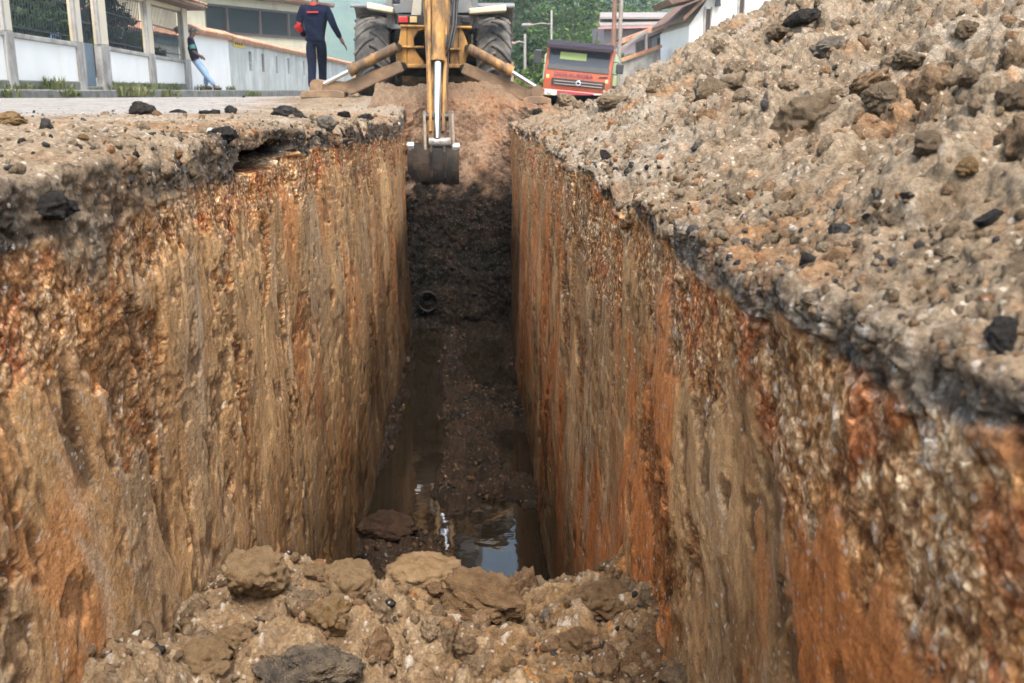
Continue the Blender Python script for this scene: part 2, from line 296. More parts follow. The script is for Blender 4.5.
def bank(side, s0):
    Xr = XL if side < 0 else XR
    nY = len(YC)
    # wall rows bottom -> top (dense near the top), then ground rows outwards
    zt = np.concatenate([np.linspace(-3.05, -.75, 230, endpoint=False), np.linspace(-.75, .0, 230)])
    if side < 0:
        xo = np.concatenate([np.linspace(0, .8, 190)[1:], .8 + (np.exp(np.linspace(0, math.log(5), 130)) - 1)[1:] * 1.24])
    else:
        xo = np.concatenate([np.linspace(0, .6, 130)[1:], .6 + (np.exp(np.linspace(0, math.log(4.6), 430)) - 1)[1:] * 1.35, np.linspace(5.6, 11, 40)])
    nw, ng = len(zt), len(xo)
    Y = np.repeat(YC[:, None], nw + ng, 1)
    zr = (zrim_l if side < 0 else zrim_r)(YC)[:, None]
    P = np.zeros((nY, nw + ng, 3)); P[..., 1] = Y
    zw = np.where(zt[None] < -.75, zt[None] + 0 * zr, -.75 + (zt[None] + .75) / .75 * (zr + .75))
    batter = np.clip(-zw, 0, 3) * .018
    cy1, cy2, cyi = cells(YC * 3.1 + .2 * vn(YC * 9, YC * 0), YC * 0 + .5, s0)
    wav = (.05 * fbm(YC * .8, YC * 0 + s0, s0, 3) + .05 * (cyi - .5) * sst(0, .12, cy2 - cy1) + .02 * fbm(YC * 7, YC * 0, s0 + 1, 3))[:, None]           # the rim is broken, not straight
    dmask = ((1 - np.exp(-((YC - 4.25) / .9) ** 4)) * sst(1.7, 2.4, YC) if side < 0 else np.ones_like(YC))[:, None]
    drop = dmask * (.07 * np.clip(fbm(YC * 2.4, YC * 0 + 3, s0 + 3, 3), 0, 1) + .05 * (cyi > .7) * sst(0, .1, cy2 - cy1))[:, None]
    P[:, :nw, 0] = Xr - side * (batter) + wav * np.clip(1 + zw / .45, 0.12, 1) * .8; P[:, :nw, 2] = zw
    X = Xr + side * xo[None] + wav * np.clip(1 - xo[None] / .5, 0, 1) * .8 + 0 * Y[:, nw:]
    P[:, nw:, 0] = X
    if side < 0: P[:, nw:, 2] = zroad(X, Y[:, nw:])
    else:
        Yg = Y[:, nw:]
        toe = interp(YC, [(-3, .50), (1, .52), (3, .62), (8, .70), (10.5, .95), (13, 1.65), (15, 2.4), (17.2, 3.2)])[:, None]
        crest = interp(YC, [(-3, 2.5), (5, 2.3), (7.5, 1.75), (9, 1.45), (10, 1.32), (11.5, 1.24), (13, 1.12), (14.5, .85), (16, .4), (17.2, .05)])[:, None]
        q = np.maximum(0, X - toe); sl_ = interp(YC, [(0, .49), (8, .49), (11, .63), (14, .72)])[:, None]; up = sl_ * (np.sqrt(q * q + .03) - .17)
        top = np.minimum(up, crest) - .12 * np.exp(-((up - crest) / .25) ** 2)
        back = np.maximum(0, (X - toe) - crest / .49 - 1.2) * .55
        hh = np.maximum(top - back, 0)
        P[:, nw:, 2] = zrim_r(YC)[:, None] + hh
    if side > 0: P[:, nw:, 2] -= .085 * np.exp(-(xo[None] / .17) ** 2); P[:, nw - 40:nw, 2] -= .085 * np.linspace(0, 1, 40)[None]
    P[:, nw:, 2] -= drop * np.exp(-(xo[None] / .16) ** 2); P[:, nw - 60:nw, 2] -= drop * np.linspace(0, 1, 60)[None]
    for _ in range(1):
        band = smooth_v(P[:, nw - 60:nw + 40], 7); P[:, nw - 50:nw + 30] = band[:, 10:90]
    N = normals(P)
    if side < 0: N = -N
    if N[nY // 2, -5, 2] < 0: N = -N
    zb = zr - interp(YC, [(0, .16 if side < 0 else .12), (2, .15 if side < 0 else .17), (4, .14), (8, .15), (12, .18)])[:, None] + .03 * fbm(YC * 2.2, YC * 0, s0 + 2, 3)[:, None]
    # arc coordinate stands in for z on the wall so the layers bend with the lip
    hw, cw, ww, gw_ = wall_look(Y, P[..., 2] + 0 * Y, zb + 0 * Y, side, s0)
    Xa = P[..., 0]
    dist = np.zeros_like(Y); dist[:, nw:] = xo[None]; dist[:, :nw] = (P[:, :nw, 2] - zr)
    Xs = Xr + side * dist                                          # runs on down the face, so nothing smears there
    L = dust_look(Xs, Y, s0 + 1); f0, f1, f2, A, B, D, E = L
    cd_ = dust_col(*L, Xs, Y, s0 + 1)
    if side < 0:
        # dusty road: loose earth thickest by the trench, thinning out to bare grey asphalt
        cover = sst(-.05, .05, dist + .06 * f1 + .05 * fbm(Xs * 2, Y * 1.2, s0 + 3, 3))
        # earth slumped over the lip in places
        sl = interp(YC, [(0, 0), (1.75, 0), (2.1, 1), (3.3, .9), (3.7, .0), (5.5, 0), (7, .25), (9, .5), (12, .6)])[:, None]
        slump = sst(-.30, -.02, dist + .10 * f1 + .12 * f0) * sl * (1 - np.exp(-((Y - 4.25) / .75) ** 4))
        cover = np.maximum(cover, slump)
        thick = (.5 + .5 * np.exp(-np.maximum(dist, 0) / .9)) * (1 - sst(1.2, 3.2, Xr - Xa + .6 * f0))
        lip = .35 + .65 * sst(.0, .25, np.abs(dist)); hd = lip * thick * (.03 * f0 + .022 * f1 + .08 * B[0] / 7 + .02) + thick * (.006 * f2 + .28 * D[0] / 19 + .45 * E[0] / 48)
        bare = sst(1.3, 2.4, (Xr - Xa) + .5 * f0 + .25 * f1 + .12 * f2)
        rc_ = mix(C(.205, .20, .195), C(.30, .285, .265), np.clip(.5 + .6 * f1 + .4 * f2, 0, 1))
        cd_ = mix(cd_, rc_, bare * .9)
        hd = hd * (1 - .75 * bare) + .002 * f2
        # hollow washed out under the slab
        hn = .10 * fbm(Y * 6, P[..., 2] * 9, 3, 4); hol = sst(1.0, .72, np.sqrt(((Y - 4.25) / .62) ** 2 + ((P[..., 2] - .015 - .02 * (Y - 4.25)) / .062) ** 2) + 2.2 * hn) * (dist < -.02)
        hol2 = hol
    else:
        cover = sst(-.03, .05, dist + .05 * f1 + .04 * f0 + interp(YC, [(0, -.04), (1.2, -.03), (2.2, .01), (4, .04), (12, .06)])[:, None])
        slump = sst(-.12, 0, dist + .07 * f0 + .06 * f1) * sst(.1, .5, fbm(YC * 1.3, YC * 0 + 4, s0 + 2, 3) + .12)[:, None]
        ns = fbm(Xs * 5, Y * 4, s0 + 6, 5, .6) + .25 * f2; cover = np.maximum(cover, sst(-.02, .06, ns) * sst(-.12, -.07, dist)); cover = np.maximum(cover, slump * .9)
        up = sst(0.0, .7, dist) * (1 - .65 * sst(10, 13, Y) * (1 - sst(1.2, 2.2, dist)))
        hd = (.15 + .85 * up) * (.085 * f0 + .055 * f1) + .013 * f2 + (.1 + .9 * up) * (.45 * A[0] / 2.6) + .60 * B[0] / 7 * (.35 + .65 * up) + .42 * D[0] / 19 + .45 * E[0] / 48 + .034 * np.abs(fbm(Xs * 11, Y * 11, s0 + 3, 4, .6)) * (.4 + .6 * up)
        hol2 = 0
    hd = np.where(dist < .06, np.minimum(hd, .010 + .012 * f2 + .25 * np.maximum(dist, 0)), hd)
    h = hw * (1 - cover) + hd * cover
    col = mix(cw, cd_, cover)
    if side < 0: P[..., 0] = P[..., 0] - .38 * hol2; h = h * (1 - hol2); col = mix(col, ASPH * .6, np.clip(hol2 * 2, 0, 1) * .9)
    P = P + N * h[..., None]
    if side < 0: P[..., 2] = np.where(P[..., 0] < Xr - 4.6, np.minimum(P[..., 2], zroad(P[..., 0], Y) + .01), P[..., 2])
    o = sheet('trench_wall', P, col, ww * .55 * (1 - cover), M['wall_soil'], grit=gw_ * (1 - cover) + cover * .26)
    return o, P
bankL, PL = bank(-1, 1)
bankR, PR = bank(+1, 4)

# ------------------------------------------------------------------ trench floor with the heap of fallen earth in front
WATER = ZF + .035
def floor_height(X, Y):
    Xn = X + .07 * fbm(X * 3, Y * 2.4, 6, 4, .6); ch = np.exp(-((Xn - interp(Y, [(0, -.5), (6, -.52), (8, -.50), (12, -.55)])) / interp(Y, [(0, .2), (6.2, .28), (7.2, .24), (9, .16), (12, .16)])) ** 4) * sst(6.3, 6.9, Y)
    pu = np.exp(-(((X - .17 + .05 * vn(Y * 4, X * 4, 2)) / .31) ** 4 + ((Y - 6.0 + .12 * vn(X * 5, Y * 5, 1)) / .75) ** 4))
    pu2 = np.exp(-(((X - .15) / .22) ** 4 + ((Y - 10.8) / .9) ** 4)); pu3 = np.exp(-(((X - .33) / .17) ** 4 + ((Y - 8.0) / .5) ** 4))
    f = ZF + .085 + .085 * fbm(X * 2.6, Y * 2.2, 3, 5, .6) - .22 * np.maximum.reduce([ch, pu * 1.7, pu2 * .8, pu3 * .6])
    m = interp(Y, [(-3, -1.0), (1.2, -1.05), (2.4, -1.11), (2.9, -1.19), (3.3, -1.40), (3.9, -1.95), (4.7, -2.45), (5.4, -2.75), (13, -3.2)])
    m = m - .15 * np.exp(-((X - .08) / .32) ** 2) * sst(2.2, 2.8, Y) + .10 * fbm(X * 1.6, Y * 1.4, 5, 4) + .06 * (np.abs(X + .17) / .67) ** 2 - .10 * sst(-.3, .5, X)
    k = .08; return np.maximum(f, m) + 0 * X
def trench_floor():
    nX = 330
    Yc = np.concatenate([np.linspace(-2.4, .9, 60, endpoint=False), np.exp(np.linspace(math.log(.9), math.log(12.7), 820))])
    xs = np.linspace(-1.15, .82, nX); X, Y = np.meshgrid(xs, Yc, indexing='xy')
    X = X + 0 * Y; Z = floor_height(X, Y)
    md = 1 - sst(3.1, 4.6, Y + .2 * fbm(X * 2, Y * 2, 2, 3))
    L = dust_look(X, Y, 5); f0, f1, f2, A, B, D, E = L
    hm = .05 * f0 + .035 * f1 + .010 * f2 + .55 * A[0] / 2.6 * (f0 > -.2) + .8 * B[0] / 7 + .85 * D[0] / 19 + .8 * E[0] / 48
    hf = .035 * f1 + .010 * f2 + .6 * B[0] / 7 + .6 * D[0] / 19 + .5 * E[0] / 48
    deep = sst(ZF + .0, ZF - .1, Z)
    Z = Z + hm * md + hf * (1 - md) * (1 - .8 * deep)
    c = mix(C(.150, .086, .040), C(.29, .190, .100), np.clip(.5 + .8 * f1 + .3 * f2, 0, 1))
    c = mix(c, C(.10, .055, .029), sst(.0, .5, fbm(X * 2.2 + 2, Y * 2.2, 3, 4) + .5 * X) * .7)
    left = sst(.1, -.35, X + .2 * f1); c = mix(c, C(.26, .19, .12), left * .6)
    for (h, i) in (B, D, E):
        c = mix(c, C(.36, .27, .17), ((h > .12) & (i > .75)) * .5); c = mix(c, C(.12, .07, .04), ((h > .12) & (i < .2)) * .4); c = mix(c, C(.45, .2, .06), ((h > .1) & (i > .6) & (i < .63)) * .6)
    h, i = E; c = mix(c, C(.5, .47, .42), ((h > .2) & (i > .88)) * .6)
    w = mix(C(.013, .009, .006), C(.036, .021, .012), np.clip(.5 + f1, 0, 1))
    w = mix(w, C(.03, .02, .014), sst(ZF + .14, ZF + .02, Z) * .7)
    w = w * interp(Yc, [(0, 1), (6, 1), (8, .8), (10, .5), (13, .35)])[:, None, None]  # floor colour darkens towards the far end: deep trench shade painted in
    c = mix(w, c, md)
    P = np.stack([X, Y, Z], -1)
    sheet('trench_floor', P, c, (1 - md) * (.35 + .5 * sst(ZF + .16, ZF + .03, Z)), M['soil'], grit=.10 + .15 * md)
    return P
PFLOOR = trench_floor()

# ------------------------------------------------------------------ far end of the trench and the worked ground under the machine
def trench_end():
    xs = np.linspace(-1.3, 1.0, 260); s = np.linspace(0, 1, 520)
    prof = [(0, 12.45, -3.0), (.38, 12.62, -1.05), (.42, 12.72, -.90), (.70, 13.5, .14), (.76, 13.85, .36), (.84, 14.4, .30), (1, 17.2, .16)]
    t = [p[0] for p in prof]
    Y0 = np.interp(s, t, [p[1] for p in prof]); Z0 = np.interp(s, t, [p[2] for p in prof])
    X = np.repeat(xs[:, None], len(s), 1); Y = np.repeat(Y0[None], len(xs), 0); Z = np.repeat(Z0[None], len(xs), 0); Z = np.where(Z > 0, Z * (1 - .75 * sst(.25, .8, X)), Z)
    P = smooth_v(np.stack([X, Y, Z], -1), 14)
    # the corners are rounded towards the side walls
    P[..., 1] -= .35 * np.clip(np.abs((X + .17) / .67) - .55, 0, 1) ** 2 * sst(-3, -.4, P[..., 2]) * (1 - sst(0, .3, P[..., 2])) * 3
    N = normals(P)
    if N[130, -3, 2] < 0: N = -N
    S = s[None] * 4.5 + 0 * X
    f0 = fbm(X * 1.7, S * 1.7, 2, 4); f1 = fbm(X * 6, S * 5, 3, 4, .6); f2 = fbm(X * 26, S * 24, 4, 3, .6); B = domes(X * 7, S * 7, 2, .12, .6, .7); D = domes(X * 20, S * 20, 3, .15, .6, .8)
    h = .05 * f0 + .03 * f1 + .012 * f2 + .35 * B[0] / 7 + .5 * D[0] / 20
    c = mix(C(.14, .085, .055), C(.25, .165, .11), np.clip(.5 + .8 * f1 + .4 * f2, 0, 1)); c = mix(c, C(.26, .13, .065), sst(.1, .5, f0) * .5)
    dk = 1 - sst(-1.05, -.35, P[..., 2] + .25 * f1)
    c = mix(c, mix(C(.006, .005, .004), C(.016, .010, .007), np.clip(.5 + f1, 0, 1)), dk)  # wet mud, with the shade of the deep end painted into its colour
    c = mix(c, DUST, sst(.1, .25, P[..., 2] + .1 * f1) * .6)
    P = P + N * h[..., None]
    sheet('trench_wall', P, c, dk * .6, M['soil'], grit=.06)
    # near end, behind the camera
    xs = np.linspace(-1.3, 1.0, 40); zs = np.linspace(-3, .14, 60); X, Z = np.meshgrid(xs, zs, indexing='ij')
    P = np.stack([X, -2.3 + .05 * fbm(X * 3, Z * 3, 1, 3), Z], -1)
    sheet('trench_wall', P, mix(CLAY_B, CLAY_T, np.clip(.5 + fbm(X * 5, Z, 1, 3), 0, 1)), 0.2 + 0 * X, M['wall_soil'])
trench_end()
# ------------------------------------------------------------------ rocks and clods
from mathutils import noise as mnoise
def rock_shape(seed, sub=4, angular=.5, flat=(1, 1, 1), rough=.10):
    """unit rock: faceted by random cutting planes, then roughened"""
    r = random.Random(seed); bm = bmesh.new(); bmesh.ops.create_icosphere(bm, subdivisions=sub, radius=1)
    pl = []
    for _ in range(11):
        v = Vector((r.gauss(0, 1), r.gauss(0, 1), r.gauss(0, 1))).normalized(); pl.append((v, r.uniform(.52, .92)))
    off = Vector((r.uniform(-50, 50), r.uniform(-50, 50), r.uniform(-50, 50)))
    for v in bm.verts:
        n = v.co.normalized(); k = 1.0
        for p, d in pl:
            q = n.dot(p)
            if q > 1e-3: k = min(k, 1 + angular * (min(1, d / q) - 1))
        k += .16 * mnoise.noise(n * 1.3 + off) + rough * mnoise.noise(n * 3.5 + off) + rough * .55 * mnoise.noise(n * 8 + off) + rough * .35 * mnoise.noise(n * 19 + off)
        v.co = Vector((n.x * k * flat[0], n.y * k * flat[1], n.z * k * flat[2]))
    return bm
def bm_np(bm):
    bm.verts.ensure_lookup_table(); V = np.array([v.co[:] for v in bm.verts], np.float32); F = np.array([[v.index for v in f.verts] for f in bm.faces], np.int32); bm.free(); return V, F
PROTO = [bm_np(rock_shape(k, 2 if k < 10 else 4, .45 + .08 * (k % 7), (1, .85, .72), .24)) for k in range(20)]
def scatter(name, pts, sizes, cols, seed, mat, kind='stuff', big=.035):
    """many small clods in one mesh (nobody could count them)"""
    r = np.random.RandomState(seed); VV = []; FF = []; CC = []; n0 = 0
    for p, s, c in zip(pts, sizes, cols):
        if s > .03 and (c.max() < .12 or c.min() > .3): s = s * .45
        V, F = PROTO[r.randint(0, 10) if s < big else r.randint(10, 20)]
        a, b_, g = r.rand(3) * 6.283; Rm = np.array(Euler((a, b_, g)).to_matrix(), np.float32)
        VV.append((V * (r.rand(3) * .5 + .75)) @ Rm.T * s + p); FF.append(F + n0); CC.append(np.broadcast_to(c, (len(V), 3))); n0 += len(V)
    V = np.concatenate(VV); F = np.concatenate(FF); c = np.concatenate(CC); me = bpy.data.meshes.new(name)
    me.vertices.add(len(V)); me.vertices.foreach_set('co', V.astype(np.float32).ravel()); me.loops.add(len(F) * 3); me.polygons.add(len(F))
    me.loops.foreach_set('vertex_index', F.ravel()); me.polygons.foreach_set('loop_start', (np.arange(len(F)) * 3).astype(np.int32)); me.polygons.foreach_set('use_smooth', np.ones(len(F), bool)); me.update(calc_edges=True)
    at = me.attributes.new('albedo', 'FLOAT_COLOR', 'POINT'); c4 = np.ones((len(V), 4), np.float32); c4[:, :3] = c; at.data.foreach_set('color', c4.ravel())
    w = me.attributes.new('grit', 'FLOAT', 'POINT'); w.data.foreach_set('value', np.full(len(V), .3, np.float32)); me.materials.append(mat); o = bpy.data.objects.new(name, me); COL.objects.link(o); o['kind'] = kind
    return o
def pick(P, mask, n, rs, wt=None):
    """n random points of a sheet, evenly over its area (or by weight)"""
    du = np.linalg.norm(np.gradient(P, axis=0), axis=-1); dv = np.linalg.norm(np.gradient(P, axis=1), axis=-1)
    a = (du * dv * mask).ravel()
    if wt is not None: a = a * wt.ravel()
    i = rs.choice(a.size, n, p=a / a.sum()); return P.reshape(-1, 3)[i]
def clod_cols(n, rs, base=(DUST, DUST_L, DUST_O), dark=.06, red=.04, white=.012):
    out = []
    for k in range(n):
        u = rs.rand(); c = base[0] * (1 - u) + base[1] * u
        v = rs.rand()
        if v < dark: c = C(.045, .042, .04) * (.7 + rs.rand())
        elif v < dark + red: c = C(.25, .13, .065)
        elif v < dark + red + white: c = C(.48, .45, .40)
        elif v < .35: c = c * .5 + base[2] * .5
        out.append(c * (.8 + .4 * rs.rand()))
    return out
rs = np.random.RandomState(11)
X_, Y_ = PR[..., 0], PR[..., 1]
mk = (np.arange(PR.shape[1])[None] > 468) & (X_ > XR + .03) & (Y_ > .6) & (Y_ < 16.5) & (X_ < 6)
def power_sizes(n, lo, hi, k, rs): return lo * (1 + rs.rand(n) * ((hi / lo) ** -k - 1)) ** (-1 / k)
n = 13000; p = pick(PR, mk, n, rs, 1 / (np.maximum(Y_, .3) + .3) ** 1.1); sz = power_sizes(n, .009, .11, 1.75, rs); p[:, 2] -= sz * .2
sz *= np.clip(.45 + (p[:, 0] - XR) * 1.2, .3, 1); scatter('rubble', p, sz, clod_cols(n, rs, dark=.03, red=.025, white=.008), 1, M['soil'])
k_ = np.arange(PR.shape[1])[None]; mk = (k_ > 436) & (k_ < 500) & (Y_ > .6) & (Y_ < 12); n = 2200; p = pick(PR, mk, n, rs, 1 / (np.maximum(Y_, .3) + .3)); scatter('rubble', p, power_sizes(n, .005, .026, 1.8, rs) * np.clip(p[:, 1] * .6, .5, 1.2), clod_cols(n, rs, dark=.10), 9, M['soil'])
X_, Y_ = PL[..., 0], PL[..., 1]
mk = (np.arange(PL.shape[1])[None] > 468) & (X_ < XL - .01) & (Y_ > .8) & (Y_ < 16) & (X_ > -4.5)
n = 1500; p = pick(PL, mk, n, rs, np.exp((X_ - XL) * .9) / (np.maximum(Y_, .3) + .3)); sz = power_sizes(n, .006, .042, 2.2, rs); p[:, 2] += sz * .1
scatter('rubble', p, sz, clod_cols(n, rs, dark=.13), 2, M['soil'])
k_ = np.arange(PL.shape[1])[None]; mk = (k_ > 440) & (k_ < 490) & (Y_ > 2.4) & (Y_ < 12); n = 1000; p = pick(PL, mk, n, rs, 1 / (np.maximum(Y_, .3) + .3)); scatter('rubble', p, power_sizes(n, .005, .03, 1.8, rs) * np.clip(p[:, 1] * .5, .5, 1.2), clod_cols(n, rs, dark=.22), 10, M['soil'])
# fallen earth on the trench floor
def floor_pts(n, y0, y1, rs):
    q = np.stack([XL + .06 + rs.rand(n) * 1.22, y0 + rs.rand(n) * (y1 - y0), np.zeros(n)], -1); q[:, 2] = floor_height(q[:, 0], q[:, 1]); return q
mk = (PFLOOR[..., 1] > .8) & (PFLOOR[..., 1] < 3.7) & (PFLOOR[..., 0] > XL) & (PFLOOR[..., 0] < XR); n = 2600; p = pick(PFLOOR, mk, n, rs); sz = power_sizes(n, .008, .075, 1.8, rs)
scatter('rubble', p, sz, clod_cols(n, rs, (C(.13, .085, .05), C(.23, .17, .11), C(.2, .12, .065)), dark=.05), 3, M['soil'])
n = 1500; p = floor_pts(n, 3.7, 12, rs); sz = power_sizes(n, .012, .075, 1.8, rs); p[:, 2] += .01
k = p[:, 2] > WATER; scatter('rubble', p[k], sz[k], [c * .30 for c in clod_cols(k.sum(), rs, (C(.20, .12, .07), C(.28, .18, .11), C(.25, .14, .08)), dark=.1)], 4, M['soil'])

# ------------------------------------------------------------------ water standing in the trench
m, nt, b = newmat('muddy_water'); b.inputs['Base Color'].default_value = (.010, .007, .004, 1); b.inputs['Roughness'].default_value = .03; b.inputs['IOR'].default_value = 1.52
tc = nt.nodes.new('ShaderNodeTexCoord'); n1 = nd(nt, 'ShaderNodeTexNoise', Scale=9.0, Detail=2.0); nt.links.new(tc.outputs['Object'], n1.inputs['Vector'])
bp = nd(nt, 'ShaderNodeBump', Strength=.04, Distance=.02); nt.links.new(n1.outputs[0], bp.inputs['Height']); nt.links.new(bp.outputs[0], b.inputs['Normal'])
bm = bmesh.new(); bmesh.ops.create_grid(bm, x_segments=8, y_segments=40, size=1)
for v in bm.verts: v.co = Vector((-.17 + v.co.x * .9, 8.7 + v.co.y * 3.6, WATER))
me = bpy.data.meshes.new('water'); bm.to_mesh(me); bm.free(); me.materials.append(m); o = bpy.data.objects.new('water', me); COL.objects.link(o); o['kind'] = 'structure'
EXPOSURE = 2.05
# ------------------------------------------------------------------ builders
class MB:
    def __init__(s): s.v = []; s.f = []; s.sm = []
    def add(s, vs, fs, smooth=False):
        n = len(s.v); s.v += [Vector(v) for v in vs]; s.f += [[i + n for i in f] for f in fs]; s.sm += [smooth] * len(fs); return s
    def box(s, c, size, rot=None, taper=(1, 1)):
        c = Vector(c); hx, hy, hz = size[0] / 2, size[1] / 2, size[2] / 2; vs = []
        for z in (-1, 1):
            tx, ty = (taper if z > 0 else (1, 1))
            for x, y in ((-1, -1), (1, -1), (1, 1), (-1, 1)): vs.append(Vector((x * hx * tx, y * hy * ty, z * hz)))
        if rot is not None:
            m = rot if isinstance(rot, Matrix) else Euler(rot).to_matrix(); vs = [m @ v for v in vs]
        return s.add([v + c for v in vs], [[0, 3, 2, 1], [4, 5, 6, 7], [0, 1, 5, 4], [1, 2, 6, 5], [2, 3, 7, 6], [3, 0, 4, 7]])
    def span(s, a, b):
        a, b = Vector(a), Vector(b); return s.box((a + b) / 2, [abs(b[i] - a[i]) for i in range(3)])
    def tube(s, a, b, r0, r1=None, n=14, cap=True):
        return s.path([a, b], [r0, r0 if r1 is None else r1], n, cap)
    def path(s, pts, rad, n=10, cap=True):
        pts = [Vector(p) for p in pts]; rad = rad if isinstance(rad, (list, tuple)) else [rad] * len(pts); vs = []; fs = []
        up = Vector((0, 0, 1))
        for i, p in enumerate(pts):
            t = (pts[min(i + 1, len(pts) - 1)] - pts[max(i - 1, 0)]).normalized()
            a = up.cross(t)
            if a.length < 1e-3: a = Vector((1, 0, 0)).cross(t)
            a.normalize(); b = t.cross(a)
            for k in range(n):
                q = 2 * math.pi * k / n; vs.append(p + (a * math.cos(q) + b * math.sin(q)) * rad[i])
        for i in range(len(pts) - 1):
            for k in range(n): fs.append([i * n + k, i * n + (k + 1) % n, (i + 1) * n + (k + 1) % n, (i + 1) * n + k])
        s.add(vs, fs, True)
        if cap:
            s.add(vs[:n], [list(range(n))[::-1]]); s.add(vs[-n:], [list(range(n))])
        return s
    def beam(s, a, b, w0, h0, w1=None, h1=None, up=(0, 0, 1)):
        """tapered rectangular bar from a to b; w across, h along up"""
        a, b = Vector(a), Vector(b); t = (b - a).normalized(); x = t.cross(Vector(up)); x.normalize(); u = x.cross(t)
        w1 = w0 if w1 is None else w1; h1 = h0 if h1 is None else h1; vs = []
        for p, w_, h_ in ((a, w0, h0), (b, w1, h1)):
            for i, j in ((-1, -1), (1, -1), (1, 1), (-1, 1)): vs.append(p + x * (i * w_ / 2) + u * (j * h_ / 2))
        return s.add(vs, [[0, 1, 2, 3], [7, 6, 5, 4], [0, 4, 5, 1], [1, 5, 6, 2], [2, 6, 7, 3], [3, 7, 4, 0]])
    def prism(s, poly, d):
        """closed polygon (3-D points) pushed along d"""
        poly = [Vector(p) for p in poly]; d = Vector(d); n = len(poly)
        return s.add(poly + [p + d for p in poly], [list(range(n))[::-1], list(range(n, 2 * n))] + [[i, (i + 1) % n, n + (i + 1) % n, n + i] for i in range(n)])
    def lathe(s, prof, c, axis='X', n=48, smooth=True):
        c = Vector(c); vs = []; fs = []; m = len(prof)
        for k in range(n):
            q = 2 * math.pi * k / n
            for r, h in prof:
                p = {'X': (h, r * math.cos(q), r * math.sin(q)), 'Y': (r * math.cos(q), h, r * math.sin(q)), 'Z': (r * math.cos(q), r * math.sin(q), h)}[axis]; vs.append(c + Vector(p))
        for k in range(n):
            for j in range(m - 1): fs.append([k * m + j, k * m + j + 1, ((k + 1) % n) * m + j + 1, ((k + 1) % n) * m + j])
        return s.add(vs, fs, smooth)
    def build(s, name, mat, parent=None, bevel=0, seg=2, local=False):
        me = bpy.data.meshes.new(name); off = Vector((0, 0, 0))
        if parent is not None and not local:
            r = parent
            while r is not None: off += r.location; r = r.parent
        me.from_pydata([v - off for v in s.v], [], s.f); me.polygons.foreach_set('use_smooth', s.sm)
        bm = bmesh.new(); bm.from_mesh(me); bmesh.ops.recalc_face_normals(bm, faces=bm.faces); bm.to_mesh(me); bm.free()
        me.materials.append(mat); o = bpy.data.objects.new(name, me); COL.objects.link(o)
        if parent is not None: o.parent = parent
        if bevel:
            md = o.modifiers.new('bevel', 'BEVEL'); md.width = bevel; md.segments = seg; md.limit_method = 'ANGLE'; md.angle_limit = R(40)
        return o
def paint(name, col, rough=.5, metal=0.0, var=.15, scale=6.0, dirt=None, dirt_amt=.5, dirt_scale=3.0, bump=0.0, spec=.5, streak=1.0, fine=60):
    """painted, plastered or bare surface with uneven tone, stains of dirt and a little relief"""
    m, nt, b = newmat(name); L = nt.links; tc = nt.nodes.new('ShaderNodeTexCoord')
    n1 = nd(nt, 'ShaderNodeTexNoise', Scale=scale, Detail=6.0, Roughness=.6); L.new(tc.outputs['Object'], n1.inputs['Vector'])
    c = ramp(nt, n1.outputs[0], [(.3, [x * (1 - var) for x in col]), (.7, [min(1, x * (1 + var)) for x in col])])
    if dirt:
        mp = nd(nt, 'ShaderNodeMapping'); mp.inputs['Scale'].default_value = (1, 1, streak); L.new(tc.outputs['Object'], mp.inputs[0])
        n2 = nd(nt, 'ShaderNodeTexNoise', Scale=dirt_scale, Detail=9.0, Roughness=.68); L.new(mp.outputs[0], n2.inputs['Vector'])
        k = ramp(nt, n2.outputs[0], [(.62 - .3 * dirt_amt, (0, 0, 0)), (.80 - .3 * dirt_amt, (1, 1, 1))])
        mx = nd(nt, 'ShaderNodeMix', data_type='RGBA'); L.new(k, mx.inputs['Factor']); L.new(c, mx.inputs['A']); mx.inputs['B'].default_value = (*dirt, 1); c = mx.outputs['Result']
        mr = nd(nt, 'ShaderNodeMapRange'); mr.inputs['To Min'].default_value = rough; mr.inputs['To Max'].default_value = .9; L.new(k, mr.inputs['Value']); L.new(mr.outputs[0], b.inputs['Roughness'])
    else: b.inputs['Roughness'].default_value = rough
    L.new(c, b.inputs['Base Color']); b.inputs['Metallic'].default_value = metal; b.inputs['Specular IOR Level'].default_value = spec
    if bump:
        n3 = nd(nt, 'ShaderNodeTexNoise', Scale=fine, Detail=5.0); L.new(tc.outputs['Object'], n3.inputs['Vector'])
        bp = nd(nt, 'ShaderNodeBump', Strength=bump, Distance=.02); L.new(n3.outputs[0], bp.inputs['Height']); L.new(bp.outputs[0], b.inputs['Normal'])
    return m
def glass(name, col=(.02, .025, .03), rough=.04):
    m, nt, b = newmat(name); b.inputs['Base Color'].default_value = (*col, 1); b.inputs['Roughness'].default_value = rough; b.inputs['Specular IOR Level'].default_value = .35; return m
M['yellow'] = paint('ochre_machine_paint', (.42, .21, .045), .45, 0, .18, 5, (.12, .075, .04), .62, 5, .15, streak=.4)
M['yellow_worn'] = paint('worn_ochre_paint', (.33, .165, .045), .5, 0, .2, 6, (.09, .06, .04), .85, 6, .2, streak=.3)
M['leg'] = paint('muddy_stabiliser_paint', (.24, .145, .075), .7, 0, .25, 5, (.15, .10, .065), .8, 4, .3)
M['steel_dark'] = paint('bare_digging_steel', (.016, .014, .013), .75, 0, .3, 7, (.05, .035, .024), .62, 6, .4, spec=.15)
M['chrome'] = paint('chromed_rod', (.72, .74, .78), .16, 1, .04, 3)
M['pin'] = paint('bright_worn_steel', (.5, .5, .5), .35, .8, .1, 20)
M['rubber'] = paint('dusty_tyre_rubber', (.042, .041, .041), .85, 0, .2, 8, (.14, .125, .11), .62, 6, .3)
M['black'] = paint('black_plastic', (.02, .02, .022), .5, 0, .2, 6)
